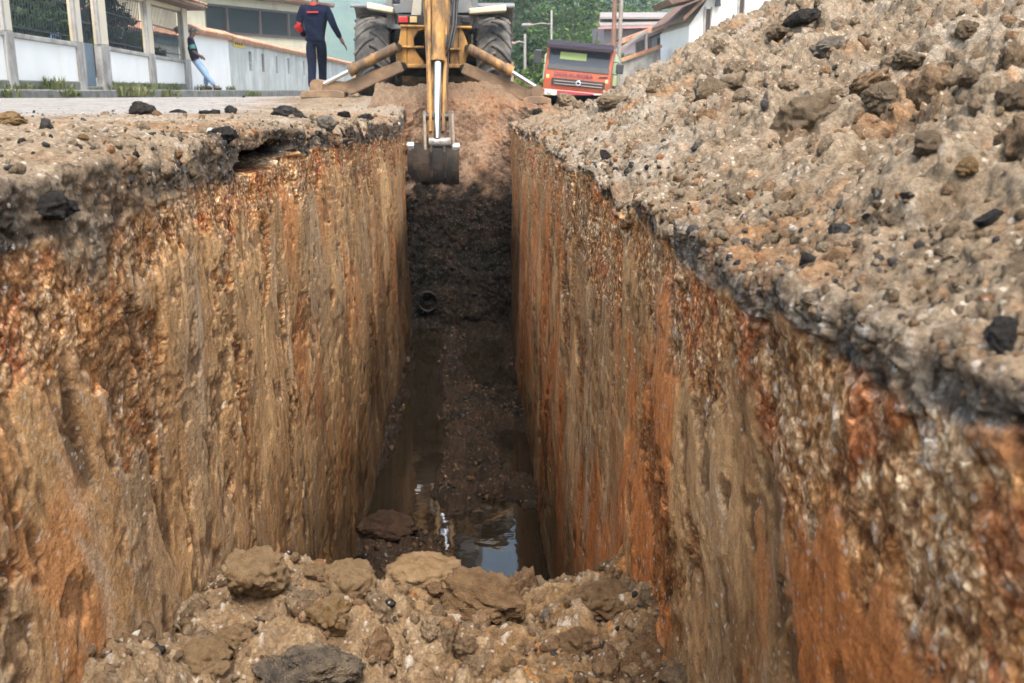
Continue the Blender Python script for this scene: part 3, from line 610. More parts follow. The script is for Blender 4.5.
M['hose'] = paint('hydraulic_hose_rubber', (.022, .02, .02), .55, 0, .2, 12)
M['grey_paint'] = paint('grey_cab_paint', (.155, .165, .18), .4, 0, .08, 4, (.22, .19, .16), .45, 4)
M['white_paint'] = paint('off_white_paint', (.50, .47, .39), .45, 0, .06, 4, (.45, .36, .2), .4, 4)
M['glass'] = glass('window_glass')
M['red_lens'] = paint('red_lens', (.45, .02, .015), .2)
M['amber_lens'] = paint('pale_amber_lens', (.60, .42, .2), .2)
M['plaster_white'] = paint('white_plaster', (.74, .73, .715), .85, 0, .04, 1.5, (.70, .67, .63), .25, 1.8, .12, streak=.35)
M['plaster_yellow'] = paint('faded_yellow_plaster', (.62, .52, .34), .85, 0, .08, 2, (.55, .50, .44), .65, 3, .12, streak=.4)
M['cement'] = paint('grey_cement', (.36, .34, .32), .9, 0, .15, 4, (.21, .19, .175), .6, 3, .25, streak=.5)
M['old_cement'] = paint('weathered_grey_wall', (.50, .51, .49), .9, 0, .16, 1.2, (.37, .37, .35), .62, 1.1, .2, streak=.5)
M['mossy'] = paint('mossy_footing', (.16, .155, .14), .95, 0, .25, 4, (.09, .105, .06), .6, 4, .3)
M['kerb'] = paint('worn_kerb_concrete', (.17, .165, .155), .9, 0, .2, 5, (.08, .085, .06), .55, 4, .3)
M['tile'] = paint('clay_roof_tile', (.36, .155, .085), .85, 0, .3, 5, (.42, .30, .20), .55, 4, .2)
M['tile_dark'] = paint('old_clay_tile', (.17, .085, .055), .9, 0, .3, 5, (.10, .08, .065), .6, 4, .2)
M['iron'] = paint('dark_iron_bars', (.03, .035, .045), .5, .3, .2, 8)
M['gate_blue'] = paint('blue_grey_gate_paint', (.105, .155, .20), .5, 0, .1, 3, (.16, .15, .14), .4, 4)
M['wood'] = paint('weathered_wood', (.36, .27, .18), .85, 0, .25, 8, (.2, .15, .1), .5, 6, .2, streak=.2)
M['zinc'] = paint('dull_zinc_sheet', (.20, .195, .195), .6, .1, .1, 3, (.35, .22, .16), .5, 3)
M['skin'] = paint('brown_skin', (.13, .065, .04), .55, 0, .06, 20)
M['hair'] = paint('black_hair', (.012, .010, .009), .6, 0, .2, 40)
M['navy'] = paint('navy_cloth', (.008, .011, .026), .9, 0, .3, 12, spec=.08, bump=.15, fine=25)
M['navy_trouser'] = paint('dark_blue_denim', (.010, .013, .027), .9, 0, .3, 14, spec=.08, bump=.2, fine=22)
M['jeans'] = paint('light_blue_denim', (.19, .28, .42), .9, 0, .22, 10, bump=.2, fine=20)
M['shirt_dark'] = paint('dark_shirt_cloth', (.014, .014, .03), .9, 0, .25, 10, spec=.08)
M['teal_cloth'] = paint('teal_cloth', (.05, .20, .19), .9)
M['red_cloth'] = paint('red_cloth', (.40, .02, .02), .85)
M['shoe'] = paint('dark_shoe_leather', (.02, .018, .016), .6)

def corrugated(p0, u, v, n_u, wave, amp, rows, step, name, mat, parent, thick=.03):
    """tile roof: p0 corner at the eave, u along the eave, v up the slope; barrel waves across u, courses along v"""
    p0, u, v = Vector(p0), Vector(u), Vector(v); nrm = u.cross(v).normalized()
    if nrm.z < 0: nrm = -nrm
    nw = max(2, int(u.length / wave)); K = nw * 6; vs = []; fs = []; r = random.Random(5)
    J = rows * 2
    for j in range(J + 1):
        row = j // 2; top = j % 2
        fv = (row + (0.98 if top else 0)) / rows if j < J else 1.0
        lift = (0 if top else step)
        for i in range(K + 1):
            a = abs(math.sin(math.pi * i / 6)); vs.append(p0 + u * (i / K) + v * fv + nrm * (amp * a + lift + .006 * math.sin(row * 7.7 + i // 6 * 3.1)))
    for j in range(J):
        for i in range(K): fs.append([j * (K + 1) + i, j * (K + 1) + i + 1, (j + 1) * (K + 1) + i + 1, (j + 1) * (K + 1) + i])
    mb = MB().add(vs, fs); n0 = len(vs)
    mb.prism([p0 - nrm * .002, p0 + u - nrm * .002, p0 + u + v - nrm * .002, p0 + v - nrm * .002], -nrm * thick)
    return mb.build(name, mat, parent)

# ------------------------------------------------------------------ foliage
def leaf_mat(name, dark, light, seed=0.0):
    m, nt, b = newmat(name); L = nt.links; g = nt.nodes.new('ShaderNodeNewGeometry'); tc = nt.nodes.new('ShaderNodeTexCoord')
    n1 = nd(nt, 'ShaderNodeTexNoise', Scale=.8, Detail=3.0); L.new(tc.outputs['Object'], n1.inputs['Vector'])
    ad = nd(nt, 'ShaderNodeMath', operation='MULTIPLY_ADD'); ad.inputs[1].default_value = .45; L.new(g.outputs['Random Per Island'], ad.inputs[0]); 
    sb = nd(nt, 'ShaderNodeMath', operation='MULTIPLY_ADD'); sb.inputs[1].default_value = 1.3; sb.inputs[2].default_value = -.35; L.new(n1.outputs[0], sb.inputs[0]); L.new(sb.outputs[0], ad.inputs[2])
    c = ramp(nt, ad.outputs[0], [(.1, dark), (.55, [(a + d) / 2 for a, d in zip(dark, light)]), (.95, light)])
    L.new(c, b.inputs['Base Color']); b.inputs['Roughness'].default_value = .6; b.inputs['Specular IOR Level'].default_value = .3
    tr = nt.nodes.new('ShaderNodeBsdfTranslucent'); L.new(c, tr.inputs[0]); ms = nt.nodes.new('ShaderNodeMixShader'); ms.inputs[0].default_value = .3
    L.new(b.outputs[0], ms.inputs[1]); L.new(tr.outputs[0], ms.inputs[2]); L.new(ms.outputs[0], nt.nodes['Material Output'].inputs[0]); return m
M['leaf_dark'] = leaf_mat('dark_foliage', (.004, .012, .004), (.042, .095, .022))
M['leaf_mid'] = leaf_mat('green_foliage', (.008, .024, .006), (.115, .20, .038))
M['leaf_light'] = leaf_mat('yellow_green_foliage', (.045, .085, .016), (.17, .24, .045))
M['bark'] = paint('bark', (.12, .09, .065), .95, 0, .3, 6, bump=.4, fine=20)
def leaves(mb_pts, size, seed, name, mat, parent, out=None):
    """leaf-shaped quads, one per point"""
    r = np.random.RandomState(seed); n = len(mb_pts); p = np.asarray(mb_pts, np.float32)
    a = r.normal(size=(n, 3))
    if out is not None: o_ = out + r.normal(size=(n, 3)) * .45; o_ /= np.linalg.norm(o_, axis=1, keepdims=True); a -= o_ * (a * o_).sum(1, keepdims=True)
    a /= np.linalg.norm(a, axis=1, keepdims=True); b_ = np.cross(a, o_) if out is not None else np.cross(a, r.normal(size=(n, 3))); b_ /= np.linalg.norm(b_, axis=1, keepdims=True)
    s = size * (.6 + .8 * r.rand(n, 1)); q = np.stack([p - a * s, p + b_ * s * .5, p + a * s, p - b_ * s * .5], 1).reshape(-1, 3)
    me = bpy.data.meshes.new(name); me.vertices.add(n * 4); me.vertices.foreach_set('co', q.astype(np.float32).ravel()); me.loops.add(n * 4); me.polygons.add(n)
    me.loops.foreach_set('vertex_index', np.arange(n * 4, dtype=np.int32)); me.polygons.foreach_set('loop_start', (np.arange(n) * 4).astype(np.int32)); me.update(calc_edges=True)
    me.materials.append(mat); o = bpy.data.objects.new(name, me); COL.objects.link(o)
    if parent is not None: o.parent = parent
    return o
def tree(name, base, h, cr, mat, label, seed, group=None, leaf=.16, nclump=46, per=110, cat='tree', trunk_frac=.35, column=False):
    base = Vector(base); root = empty(name, base, label, cat, group); r = random.Random(seed); mb = MB(); tz = h * trunk_frac
    mb.path([(0, 0, -.2), (.03 * h * r.uniform(-1, 1), .02 * h, tz * .6), (.04 * h * r.uniform(-1, 1), 0, tz), (0, 0, h * .8)], [h * .022, h * .017, h * .014, h * .004], 9)
    cl = []
    for k in range(nclump):
        while True:
            q = Vector((r.uniform(-1, 1), r.uniform(-1, 1), r.uniform(-1, 1)))
            if .35 < q.length < 1: break
        if column: c = Vector((q.x * cr * (1 - .55 * (q.z + 1) / 2), q.y * cr * (1 - .55 * (q.z + 1) / 2), h * .5 + q.z * h * .48))
        else: c = Vector((q.x * cr, q.y * cr, tz + (h - tz) * .5 + q.z * (h - tz) * .5 - .12 * h * (q.x * q.x + q.y * q.y)))
        cl.append((c, cr * r.uniform(.16, .36)))
        if k % 4 == 0 and not column: mb.path([(0, 0, tz * r.uniform(.8, 1.2)), (c.x * .5, c.y * .5, (tz + c.z) / 2 - .1), c], [h * .008, h * .006, h * .002], 6)
    mb.build('trunk', M['bark'], root, local=True)
    rr = np.random.RandomState(seed); pts = []; outs = []
    for c, s in cl:
        q = rr.normal(size=(per, 3)); q /= np.linalg.norm(q, axis=1, keepdims=True); q *= (rr.rand(per, 1) ** .45) * s; q[:, 2] *= .7; pts.append(q + np.array(c)); o2 = q / s + np.array((0, 0, .35)); outs.append(o2)
    leaves(np.concatenate(pts), leaf, seed, 'crown', mat, root, np.concatenate(outs))
    return root
def tuft(pts, h, n, rs):
    """grass and weed blades standing at pts"""
    vs = []; fs = []
    for p in pts:
        for k in range(n):
            a = rs.rand() * 6.28; d = Vector((math.cos(a), math.sin(a), 0)); q = Vector(p) + d * rs.rand() * h * .5; hh = h * (.35 + .75 * rs.rand()); w_ = .012 + .012 * rs.rand(); s = Vector((-d.y, d.x, 0)) * w_
            t = q + d * hh * (.2 + .5 * rs.rand()) + Vector((0, 0, hh)); mid_ = q + d * hh * .12 + Vector((0, 0, hh * .55)); i = len(vs)
            vs += [q - s, q + s, mid_ + s * .8, t, mid_ - s * .8]; fs.append([i, i + 1, i + 2, i + 3, i + 4])
    return vs, fs
def hit(P, px, py, rad=4):
    """the sheet's point nearest the eye along a line of sight"""
    Q = P.reshape(-1, 3) - np.array(CP); Mx = np.array(CM); q = Q @ Mx; z = -q[:, 2]; ok = z > .2
    u = np.where(ok, 512 + FPX * q[:, 0] / np.maximum(z, .01), -999); v_ = np.where(ok, 341.5 - FPX * q[:, 1] / np.maximum(z, .01), -999)
    d = (u - px) ** 2 + (v_ - py) ** 2; k = np.where(d < rad * rad)[0]
    if len(k) == 0: k = np.array([np.argmin(d)])
    i = k[np.argmin(z[k])]; return Vector(P.reshape(-1, 3)[i])
# ------------------------------------------------------------------ ground, road, pavement, hills, air
def grid_mesh(name, xs, ys, zf, mat, kind='structure', skip=None):
    X, Y = np.meshgrid(xs, ys, indexing='ij'); Z = zf(X, Y) + 0 * X; V = np.stack([X, Y, Z], -1).reshape(-1, 3); i = np.arange(X.size).reshape(X.shape)
    q = np.stack([i[:-1, :-1], i[1:, :-1], i[1:, 1:], i[:-1, 1:]], -1).reshape(-1, 4)
    if skip is not None:
        cx = V[q].mean(1); q = q[~skip(cx[:, 0], cx[:, 1])]
    me = bpy.data.meshes.new(name); me.from_pydata(V.tolist(), [], q.tolist()); me.polygons.foreach_set('use_smooth', [True] * len(q)); me.materials.append(mat)
    o = bpy.data.objects.new(name, me); COL.objects.link(o); o['kind'] = kind; return o
M['road'] = paint('dusty_asphalt', (.21, .205, .20), .9, 0, .2, 1.5, (.30, .27, .235), .6, .8, .3)
M['ground'] = paint('dry_ground', (.17, .14, .095), .95, 0, .3, .6, (.07, .10, .035), .6, .25, .3)
M['pave'] = paint('pavement_cement', (.27, .26, .245), .9, 0, .15, 1.2, (.14, .145, .11), .6, 1.2, .3)
def zfar(X, Y):
    t = np.clip((-.8 - X) / 5.6, 0, 1); c = .2 - .030 * np.maximum(0, Y - 17.0) * sst(-1, 1.5, X) - .004 * (Y - 17)
    return np.maximum(zkerb(Y) * t + c * (1 - t), -.75)
grid_mesh('road', np.linspace(-6.42, 7.5, 50), np.concatenate([np.linspace(16.9, 40, 50), np.linspace(42, 130, 40)]), zfar, M['road'])
grid_mesh('pavement', np.linspace(-9.0, -6.56, 6), np.linspace(-4, 120, 80), lambda X, Y: .285 - .0006 * (Y - 14) + .006 * vn(X * 3, Y * 3, 1), M['pave'])
kb = MB()
for k in range(62):
    y0 = -4 + k * 2.0; kb.span((-6.57, y0 + .006, -.2), (-6.40 + .006 * math.sin(k * 2.3), y0 + 1.994, .288 - .0006 * (y0 - 14) + .006 * math.sin(k * 1.7)))
kb.build('kerb', M['kerb'], bevel=.02)['kind'] = 'structure'
xs = np.concatenate([-np.exp(np.linspace(math.log(1500), math.log(8.8), 40)), np.linspace(-8.2, 10.2, 24), np.exp(np.linspace(math.log(10.6), math.log(1500), 40))])
ys = np.concatenate([-np.exp(np.linspace(math.log(400), math.log(3.2), 20)), np.linspace(-2.6, 16.6, 24), np.exp(np.linspace(math.log(17.2), math.log(1900), 60))])
def zground(X, Y):
    rise = 1.6 * sst(7.5, 12, X) * sst(4, 20, Y) * (1 - sst(60, 120, Y))
    return -.12 - .85 * sst(17, 45, Y) * sst(-7.5, -6, X) + rise + .05 * fbm(X * .3, Y * .3, 2, 3)
grid_mesh('ground', xs, ys, zground, M['ground'], skip=lambda x, y: (x > -9.1) & (x < 9.6) & (y > -3.0) & (y < 16.9))
m, nt, b = newmat('wooded_hillside'); L = nt.links; tc = nt.nodes.new('ShaderNodeTexCoord')
n1 = nd(nt, 'ShaderNodeTexNoise', Scale=.035, Detail=9.0, Roughness=.7); L.new(tc.outputs['Object'], n1.inputs['Vector'])
c = ramp(nt, n1.outputs[0], [(.32, (.018, .045, .016)), (.52, (.045, .09, .028)), (.68, (.11, .13, .05)), (.8, (.18, .15, .09))]); L.new(c, b.inputs['Base Color']); b.inputs['Roughness'].default_value = .95; b.inputs['Specular IOR Level'].default_value = .1
bp = nd(nt, 'ShaderNodeBump', Strength=1.0, Distance=14.0); n2 = nd(nt, 'ShaderNodeTexNoise', Scale=.09, Detail=6.0, Roughness=.7); L.new(tc.outputs['Object'], n2.inputs['Vector']); L.new(n2.outputs[0], bp.inputs['Height']); L.new(bp.outputs[0], b.inputs['Normal'])
def zhill(X, Y):
    r = np.sqrt(X * X + Y * Y); base = 225 * sst(500, 1450, r + 90 * fbm(X / 400, Y / 400, 1, 3)) * (.9 + .2 * fbm(X / 260, Y / 260, 2, 4)) + 20 * fbm(X / 90, Y / 90, 3, 5) * sst(400, 800, r)
    near = 34 * np.exp(-(((X - 75) / 85) ** 2 + ((Y - 330) / 110) ** 2)) * (1 + .25 * fbm(X / 30, Y / 30, 5, 4))
    return base + near - 2.2
grid_mesh('hills', np.linspace(-1300, 1300, 200), np.linspace(150, 1850, 170), zhill, m)

hz, nt, b = newmat('thin_haze'); nt.nodes.remove(b); vp = nt.nodes.new('ShaderNodeVolumePrincipled'); vp.inputs['Color'].default_value = (.72, .88, .93, 1); vp.inputs['Density'].default_value = .0008; vp.inputs['Anisotropy'].default_value = .2
nt.links.new(vp.outputs[0], nt.nodes['Material Output'].inputs['Volume'])
hb = MB().span((-1700, -600, -6), (1700, 2300, 275)).build('haze', hz); hb['kind'] = 'stuff'

# ------------------------------------------------------------------ walled garden on the left
XW = -7.9
fen = empty('garden_wall', (XW, 22, .28), 'low white garden wall with cement pillars, iron bars and a blue grey gate', 'wall')
def yx(px, py=84, X=XW): return PX(px, py, X).y
PIL = [(8, 17), (79, 86), (102, 111), (150, 156), (185.5, 191)]
pil = [(yx(a), yx(b)) for a, b in PIL]
ztop = lambda px, py: PX(px, py, XW).z
def zcap(Y): return np.interp(Y, [17, 20, 22, 28], [ztop(14, 31), ztop(78, 44), ztop(109, 46), ztop(184, 60)])
HT = 3.05
for i, (a, b_) in enumerate(pil):
    zc = float(zcap((a + b_) / 2))
    mb = MB().span((XW - .10, a, .2), (XW + .05, b_, zc + .02)); o = mb.build('pillar', M['cement'], fen, .02)
    mb = MB().span((XW - .095, a + .02, zc + .02), (XW + .045, b_ - .02, HT)); q = mb.build('pillar_shaft', M['plaster_yellow'], o, .015)
    MB().span((XW - .02, a - .02, zc + .021), (XW + .052, a + .07, HT)).build('cement_edge', M['cement'], o); 
bays = [(13.5, pil[0][0]), (pil[0][1], pil[1][0]), (pil[2][1], pil[3][0]), (pil[3][1], pil[4][0])]
for a, b_ in bays:
    z0, z1 = float(zcap(a)), float(zcap(b_)); 
    MB().add([(XW - .18, a, .45), (XW, a, .45), (XW, b_, .45), (XW - .18, b_, .45), (XW - .18, a, z0 - .08), (XW, a, z0 - .08), (XW, b_, z1 - .08), (XW - .18, b_, z1 - .08)], [[0, 3, 2, 1], [4, 5, 6, 7], [0, 1, 5, 4], [1, 2, 6, 5], [2, 3, 7, 6], [3, 0, 4, 7]]).build('wall_panel', M['plaster_white'], fen)
    MB().span((XW - .2, a, .18), (XW + .035, b_, .447)).build('footing', M['mossy'], fen, .02)
    mb = MB(); mb.beam((XW - .09, a, z0 - .035), (XW - .09, b_, z1 - .035), .27, .085); mb.build('coping', M['cement'], fen, .012)
    g = MB(); nb = int((b_ - a) / .115)
    for k in range(1, nb):
        y = a + (b_ - a) * k / nb; g.tube((XW - .1, y, float(zcap(y)) + .0), (XW - .1, y, HT - .1), .009, n=6)
    for zz in (.13, .75, 1.5): g.beam((XW - .1, a, z0 + zz), (XW - .1, b_, z1 + zz), .03, .022)
    g.build('iron_bars', M['iron'], fen)
ga, gb = pil[1][1], pil[2][0]
gt = MB().span((XW - .14, ga + .03, .36), (XW - .10, gb - .03, PX(91, 43, XW).z)); go = gt.build('gate', M['gate_blue'], fen, .006)
g = MB()
for k in range(9): y = ga + .06 + (gb - ga - .12) * k / 8; g.tube((XW - .12, y, PX(91, 43, XW).z), (XW - .12, y, HT - .15), .010, n=6)
g.span((XW - .14, ga + .03, HT - .15), (XW - .10, gb - .03, HT - .09)); g.span((XW - .135, ga + .03, 1.62), (XW - .105, gb - .03, 1.66)); g.build('gate_bars', M['iron'], go)
MB().span((XW - .2, ga, .18), (XW + .03, gb, .355)).build('threshold', M['mossy'], fen, .02)
# beam and porch roof over the last bay
zb_ = PX(175, 10, XW).z
MB().span((XW - .24, pil[2][0], zb_), (XW + .03, pil[4][1], zb_ + .22)).build('beam', M['plaster_yellow'], fen, .02)
rf = empty('porch_roof', (XW, 27, 3), 'clay tiled porch roof corner resting on the garden pillars', 'roof')
corrugated((XW + .5, pil[3][0] - .4, zb_ + .20), (0, pil[4][1] - pil[3][0] + .9, 0), (-3.2, 0, 1.1), 0, .20, .045, 7, .03, 'tile_courses', M['tile'], rf)
MB().span((XW - .24, pil[3][0] - .3, zb_ + .09), (XW + .45, pil[4][1] + .45, zb_ + .17)).build('eave_board', M['tile_dark'], rf)

# house behind the garden bars
XH = -13.5
hs = empty('bungalow', (XH, 30, 0), 'white bungalow with blue trim and clay tiles behind the garden bars', 'house')
MB().span((XH - 5, 22, -.1), (XH, 52, 2.25)).build('wall', M['plaster_white'], hs)
M['blue_trim'] = paint('blue_grey_trim', (.13, .21, .29), .6, 0, .1, 3)
MB().span((XH - .1, 21.8, 2.252), (XH + .25, 52.2, 2.55)).build('fascia', M['blue_trim'], hs)
corrugated((XH + .55, 21.5, 2.56), (0, 31, 0), (-3.6, 0, 1.35), 0, .22, .05, 9, .03, 'roof', M['tile'], hs)
for y in (26.5, 31, 35.2, 39.5, 44.5):
    f = MB().span((XH - .02, y, .7), (XH + .04, y + 1.7, 2.0)).build('window', M['glass'], hs)
    g = MB(); [g.span((XH + .041, y + 1.7 * k / 5 - .03, .7), (XH + .075, y + 1.7 * k / 5 + .03, 2.0)) for k in range(6)]; g.span((XH + .041, y - .06, 1.97), (XH + .08, y + 1.76, 2.06)); g.span((XH + .041, y - .06, .64), (XH + .09, y + 1.76, .70)); g.build('window_frame', M['white_paint'], f)
MB().span((XH + 1.0, 33, 1.30), (XH + 1.08, 42, 1.46)).build('tiled_ledge', M['tile'], hs)
wt = empty('water_drum', (-10.6, 25.2, .2), 'pale blue plastic drum lying behind the garden bars', 'drum')
M['blue_plastic'] = paint('pale_blue_plastic', (.22, .40, .62), .4, 0, .08, 4)
MB().lathe([(0, -1.1), (.40, -1.08), (.44, -.9), (.44, -.45), (.46, -.42), (.46, -.34), (.44, -.3), (.44, .3), (.46, .34), (.46, .42), (.44, .45), (.44, .9), (.40, 1.08), (0, 1.1)], (-10.6, 25.2, 1.55), 'Y', 28).build('drum_body', M['blue_plastic'], wt)
[MB().span((-10.9, 25.2 + s - .06, -.1), (-10.3, 25.2 + s + .06, 1.13)).build('stand', M['wood'], wt) for s in (-.7, .7)]
for k, (px, Y, h, cr, mt, lab) in enumerate([(28, 23.5, 3.4, 1.3, 'leaf_dark', 'tall dark shrub behind the first barred bay of the garden'), (60, 27.0, 4.2, 1.6, 'leaf_dark', 'dark leafy tree behind the drum in the garden'), (2, 20.5, 3.0, 1.0, 'leaf_dark', 'dark shrub at the photo edge behind the garden bars'), (90, 29, 4.5, 1.5, 'leaf_dark', 'dark tree behind the blue grey gate'),
        (113, 27.5, 2.4, .9, 'leaf_mid', 'green shrub just beyond the gate behind the bars'), (128, 28.5, 1.55, 1.1, 'leaf_dark', 'low rounded dark hedge bush behind the middle barred bay')]):
    tree('garden_shrub', (PY(px, 84, Y).x, Y, .1), h, cr, M[mt], lab, 40 + k, 'shrubs in the walled garden', .075, 34, 120, 'shrub', .1)
fp = np.random.RandomState(4)
fl = empty('flower_bush', (PY(22, 80, 21).x, 21, .1), 'small bush with red flowers behind the first garden bay', 'shrub')
pts = fp.normal(size=(420, 3)) * (.28, .30, .34) + (0, 0, .95); leaves(pts, .05, 3, 'foliage', M['leaf_dark'], fl); leaves(pts[:60] * 1.05, .05, 4, 'blossom', M['red_cloth'], fl)
MB().path([(0, 0, -.1), (0, 0, 1)], .025, 6).build('stem', M['bark'], fl, local=True)

# ------------------------------------------------------------------ boundary walls further along
Y1, Y2, Y3 = pil[4][1] + .02, yx(232, 90), 74.0
bw = empty('boundary_wall', (XW, 31, .28), 'white plastered boundary wall with a clay coping behind the leaning man', 'wall')
MB().span((XW - .2, Y1, .1), (XW - .02, Y2, 1.95)).build('wall_face', M['plaster_white'], bw)
def coping(y0, y1, z0, z1, root):
    """ridge of half-round tiles along the wall top"""
    n = int((y1 - y0) / .19); mb = MB()
    for k in range(n):
        y = y0 + (y1 - y0) * (k + .5) / n; z = z0 + (z1 - z0) * (k + .5) / n; pts = []
        mb.path([(XW - .36, y, z - .05), (XW - .11, y, z + .07), (XW + .14, y, z - .06)], [.085, .09, .10], 8)
    mb.beam((XW - .11, y0, z0 - .06), (XW - .11, y1, z1 - .06), .34, .08); return mb.build('tile_coping', M['tile'], root)
coping(Y1, Y2, PX(188, 29, XW).z, 1.99, bw)
gw = empty('slit_wall', (XW, 50, .28), 'long weathered grey wall with narrow slits and clay coping beyond the white wall', 'wall')
SL = [(250.5, 253.5), (263, 265.5), (277, 279), (288.5, 290.5), (304, 305.5), (313, 314.2)]
mb = MB(); yp = Y2; zlo, zhi = .95, 1.62
for a, b_ in SL:
    ya, yb = yx(a), yx(b_); mb.span((XW - .2, yp, .1), (XW, ya, 1.9)); mb.span((XW - .2, ya, .1), (XW, yb, zlo)); mb.span((XW - .2, ya, zhi), (XW, yb, 1.9)); yp = yb
mb.span((XW - .2, yp, .1), (XW, Y3, 1.9)); mb.build('wall_face', M['old_cement'], gw)
for a, b_ in SL:
    ya, yb = yx(a), yx(b_); g = MB(); [g.span((XW - .16, ya, zlo + (zhi - zlo) * k / 5 - .02), (XW - .04, yb, zlo + (zhi - zlo) * k / 5 + .02)) for k in range(1, 5)]; g.span((XW - .20, ya, zlo), (XW - .165, yb, zhi)); g.build('slit_lattice', M['cement'], gw)
coping(Y2, Y3, 1.95, 1.93, gw)
for k in range(5):
    y = Y2 + 5.5 + k * 6.3; MB().span((XW - .01, y, .15), (XW + .035, y + .22, 1.88)).build('buttress', M['old_cement'], gw)
sg = empty('yellow_sign', (XW, yx(240, 44), 1.8), 'small yellow sign under the coping where the white wall meets the grey wall', 'sign')
M['sign_yellow'] = paint('sign_yellow_paint', (.75, .50, .02), .5, 0, .06, 5)
ya, yb = yx(235.5), yx(245.5); za, zb2 = PX(240, 47.5, XW).z, PX(240, 41.5, XW).z
MB().span((XW + .012, ya, za), (XW + .03, yb, zb2)).build('sign_plate', M['sign_yellow'], sg)
[MB().span((XW + .0305, ya + (yb - ya) * (.12 + .2 * k), za + (zb2 - za) * .30), (XW + .035, ya + (yb - ya) * (.23 + .2 * k), za + (zb2 - za) * .78)).build('sign_lettering', M['iron'], sg) for k in range(4)]

# building with the long window
A, B_ = PY(150, 40, 48), PY(326, 40, 59); A.z = B_.z = 0; u = (B_ - A); ul = u.length; u.normalize(); nrm = Vector((u.y, -u.x, 0))
wb = empty('corner_building', A, 'pale yellow building with a long dark window band under a tiled edge', 'building')
def wbz(px, py):                                   # point of the facade's plane seen at a pixel
    d = ray(px, py); t = (A - CP).dot(nrm) / d.dot(nrm); return CP + d * t
M['pale_yellow'] = paint('pale_yellow_wall', (.50, .47, .35), .85, 0, .06, 1, (.4, .36, .28), .5, 1.2, .1, streak=.3)
wl, wr = (wbz(205, 15) - A).dot(u), (wbz(321, 20) - A).dot(u); zt_, zbm = wbz(255, 8).z, wbz(255, 34).z
def fbox(mb, s0, s1, z0, z1, d0, d1): return mb.prism([A + u * s0 + nrm * d0 + Vector((0, 0, z0)), A + u * s1 + nrm * d0 + Vector((0, 0, z0)), A + u * s1 + nrm * d0 + Vector((0, 0, z1)), A + u * s0 + nrm * d0 + Vector((0, 0, z1))], nrm * (d1 - d0))
mb = MB(); fbox(mb, -2, wl, -1, zt_ + .4, -5, 0); fbox(mb, wl, wr, -1, zbm, -5, 0); fbox(mb, wl, wr, zt_, zt_ + .4, -5, 0); fbox(mb, wr, ul, -1, zt_ + .4, -5, 0); mb.build('wall', M['pale_yellow'], wb)
mb = MB(); fbox(mb, wl, wr, zbm, zt_, -.14, -.10); gl = mb.build('window', M['glass'], wb)
mb = MB()
for s in (0, .17, .44, .69, .93, 1.0): c_ = wl + (wr - wl) * s; fbox(mb, max(wl, c_ - .06), min(wr, c_ + .06), zbm, zt_, -.098, .02)
fbox(mb, wl, wr, zbm - .09, zbm - .002, -.05, .08); fbox(mb, wl, wr, zt_ - .12, zt_ - .004, -.096, .03); mb.build('window_frame', paint('dark_window_frame', (.07, .05, .05), .6), gl)
mb = MB(); fbox(mb, -2.3, ul + .3, zt_ + .402, zt_ + .52, -5.2, .45); mb.build('roof_slab', M['tile_dark'], wb)
corrugated(A - u * 2.3 + nrm * .5 + Vector((0, 0, zt_ + .53)), u * (ul + 2.6), -nrm * 4 + Vector((0, 0, .35)), 0, .24, .05, 6, .03, 'roof', M['tile'], wb)

# weeds along the pavement and the kerb
rw = np.random.RandomState(8); vs = []; fs = []
def weeds(px0, px1, X, n, h, z):
    global vs, fs
    pts = [(X + rw.normal() * .06, PX(px0 + (px1 - px0) * rw.rand(), 88, X).y, z) for _ in range(n)]; a, b_ = tuft(pts, h, 9, rw); fs += [[i + len(vs) for i in f] for f in b_]; vs += a
weeds(119, 146, -6.36, 34, .20, .17); weeds(64, 74, -6.36, 16, .13, .18); weeds(112, 180, -7.78, 50, .20, .28); weeds(2, 76, -7.8, 36, .13, .28); weeds(50, 60, -7.7, 14, .26, .28); weeds(162, 172, -6.36, 14, .15, .15); weeds(244, 260, -6.36, 22, .16, .1); weeds(3, 9, -6.36, 8, .13, .18); weeds(200, 236, -7.75, 20, .16, .28)
MB().add(vs, fs).build('weeds', leaf_mat('dry_weeds', (.05, .075, .025), (.20, .20, .09)))['kind'] = 'stuff'

# ------------------------------------------------------------------ beyond the heap on the right: white house, sheds
YH = 33.0
wh = empty('white_house', PY(760, 90, YH), 'white gabled house with brown tiles standing behind the earth heap', 'house')
pts = [PY(689, 100, YH), PY(689, 26, YH), PY(709, -3, YH), PY(770, -60, YH), PY(900, -10, YH), PY(900, 100, YH)]
MB().prism(pts, (0, 5, 0)).build('wall', M['plaster_white'], wh)
e0, e1 = PY(683, 26, YH - .5), PY(772, -68, YH - .5); d_ = e1 - e0
mb = MB(); mb.prism([PY(684, 21, YH - .45), PY(772, -64, YH - .45), PY(772, -69, YH - .45), PY(684, 17, YH - .45)], (0, 5.8, 0)); mb.build('roof', M['tile_dark'], wh)
mb = MB(); mb.prism([PY(672, 4, YH - .6), PY(703, -3, YH - .6), PY(703, -8, YH - .6), PY(668, -1, YH - .6)], (0, 3, 0)); mb.build('porch_roof', M['tile_dark'], wh)
for (a, b_, t, bt) in ((705, 710.5, 9, 34), (738.5, 744.5, -12, 22)):
    p, q = PY(a, bt, YH), PY(b_, t, YH); o = MB().span((p.x, YH - .03, p.z), (q.x, YH + .1, q.z)).build('doorway', paint('dark_wood_door', (.045, .03, .025), .7), wh)
    MB().span((p.x - .07, YH - .05, p.z), (p.x - .002, YH + .05, q.z + .06)).span((q.x + .002, YH - .05, p.z), (q.x + .05, YH + .05, q.z + .06)).build('door_frame', M['cement'], o)
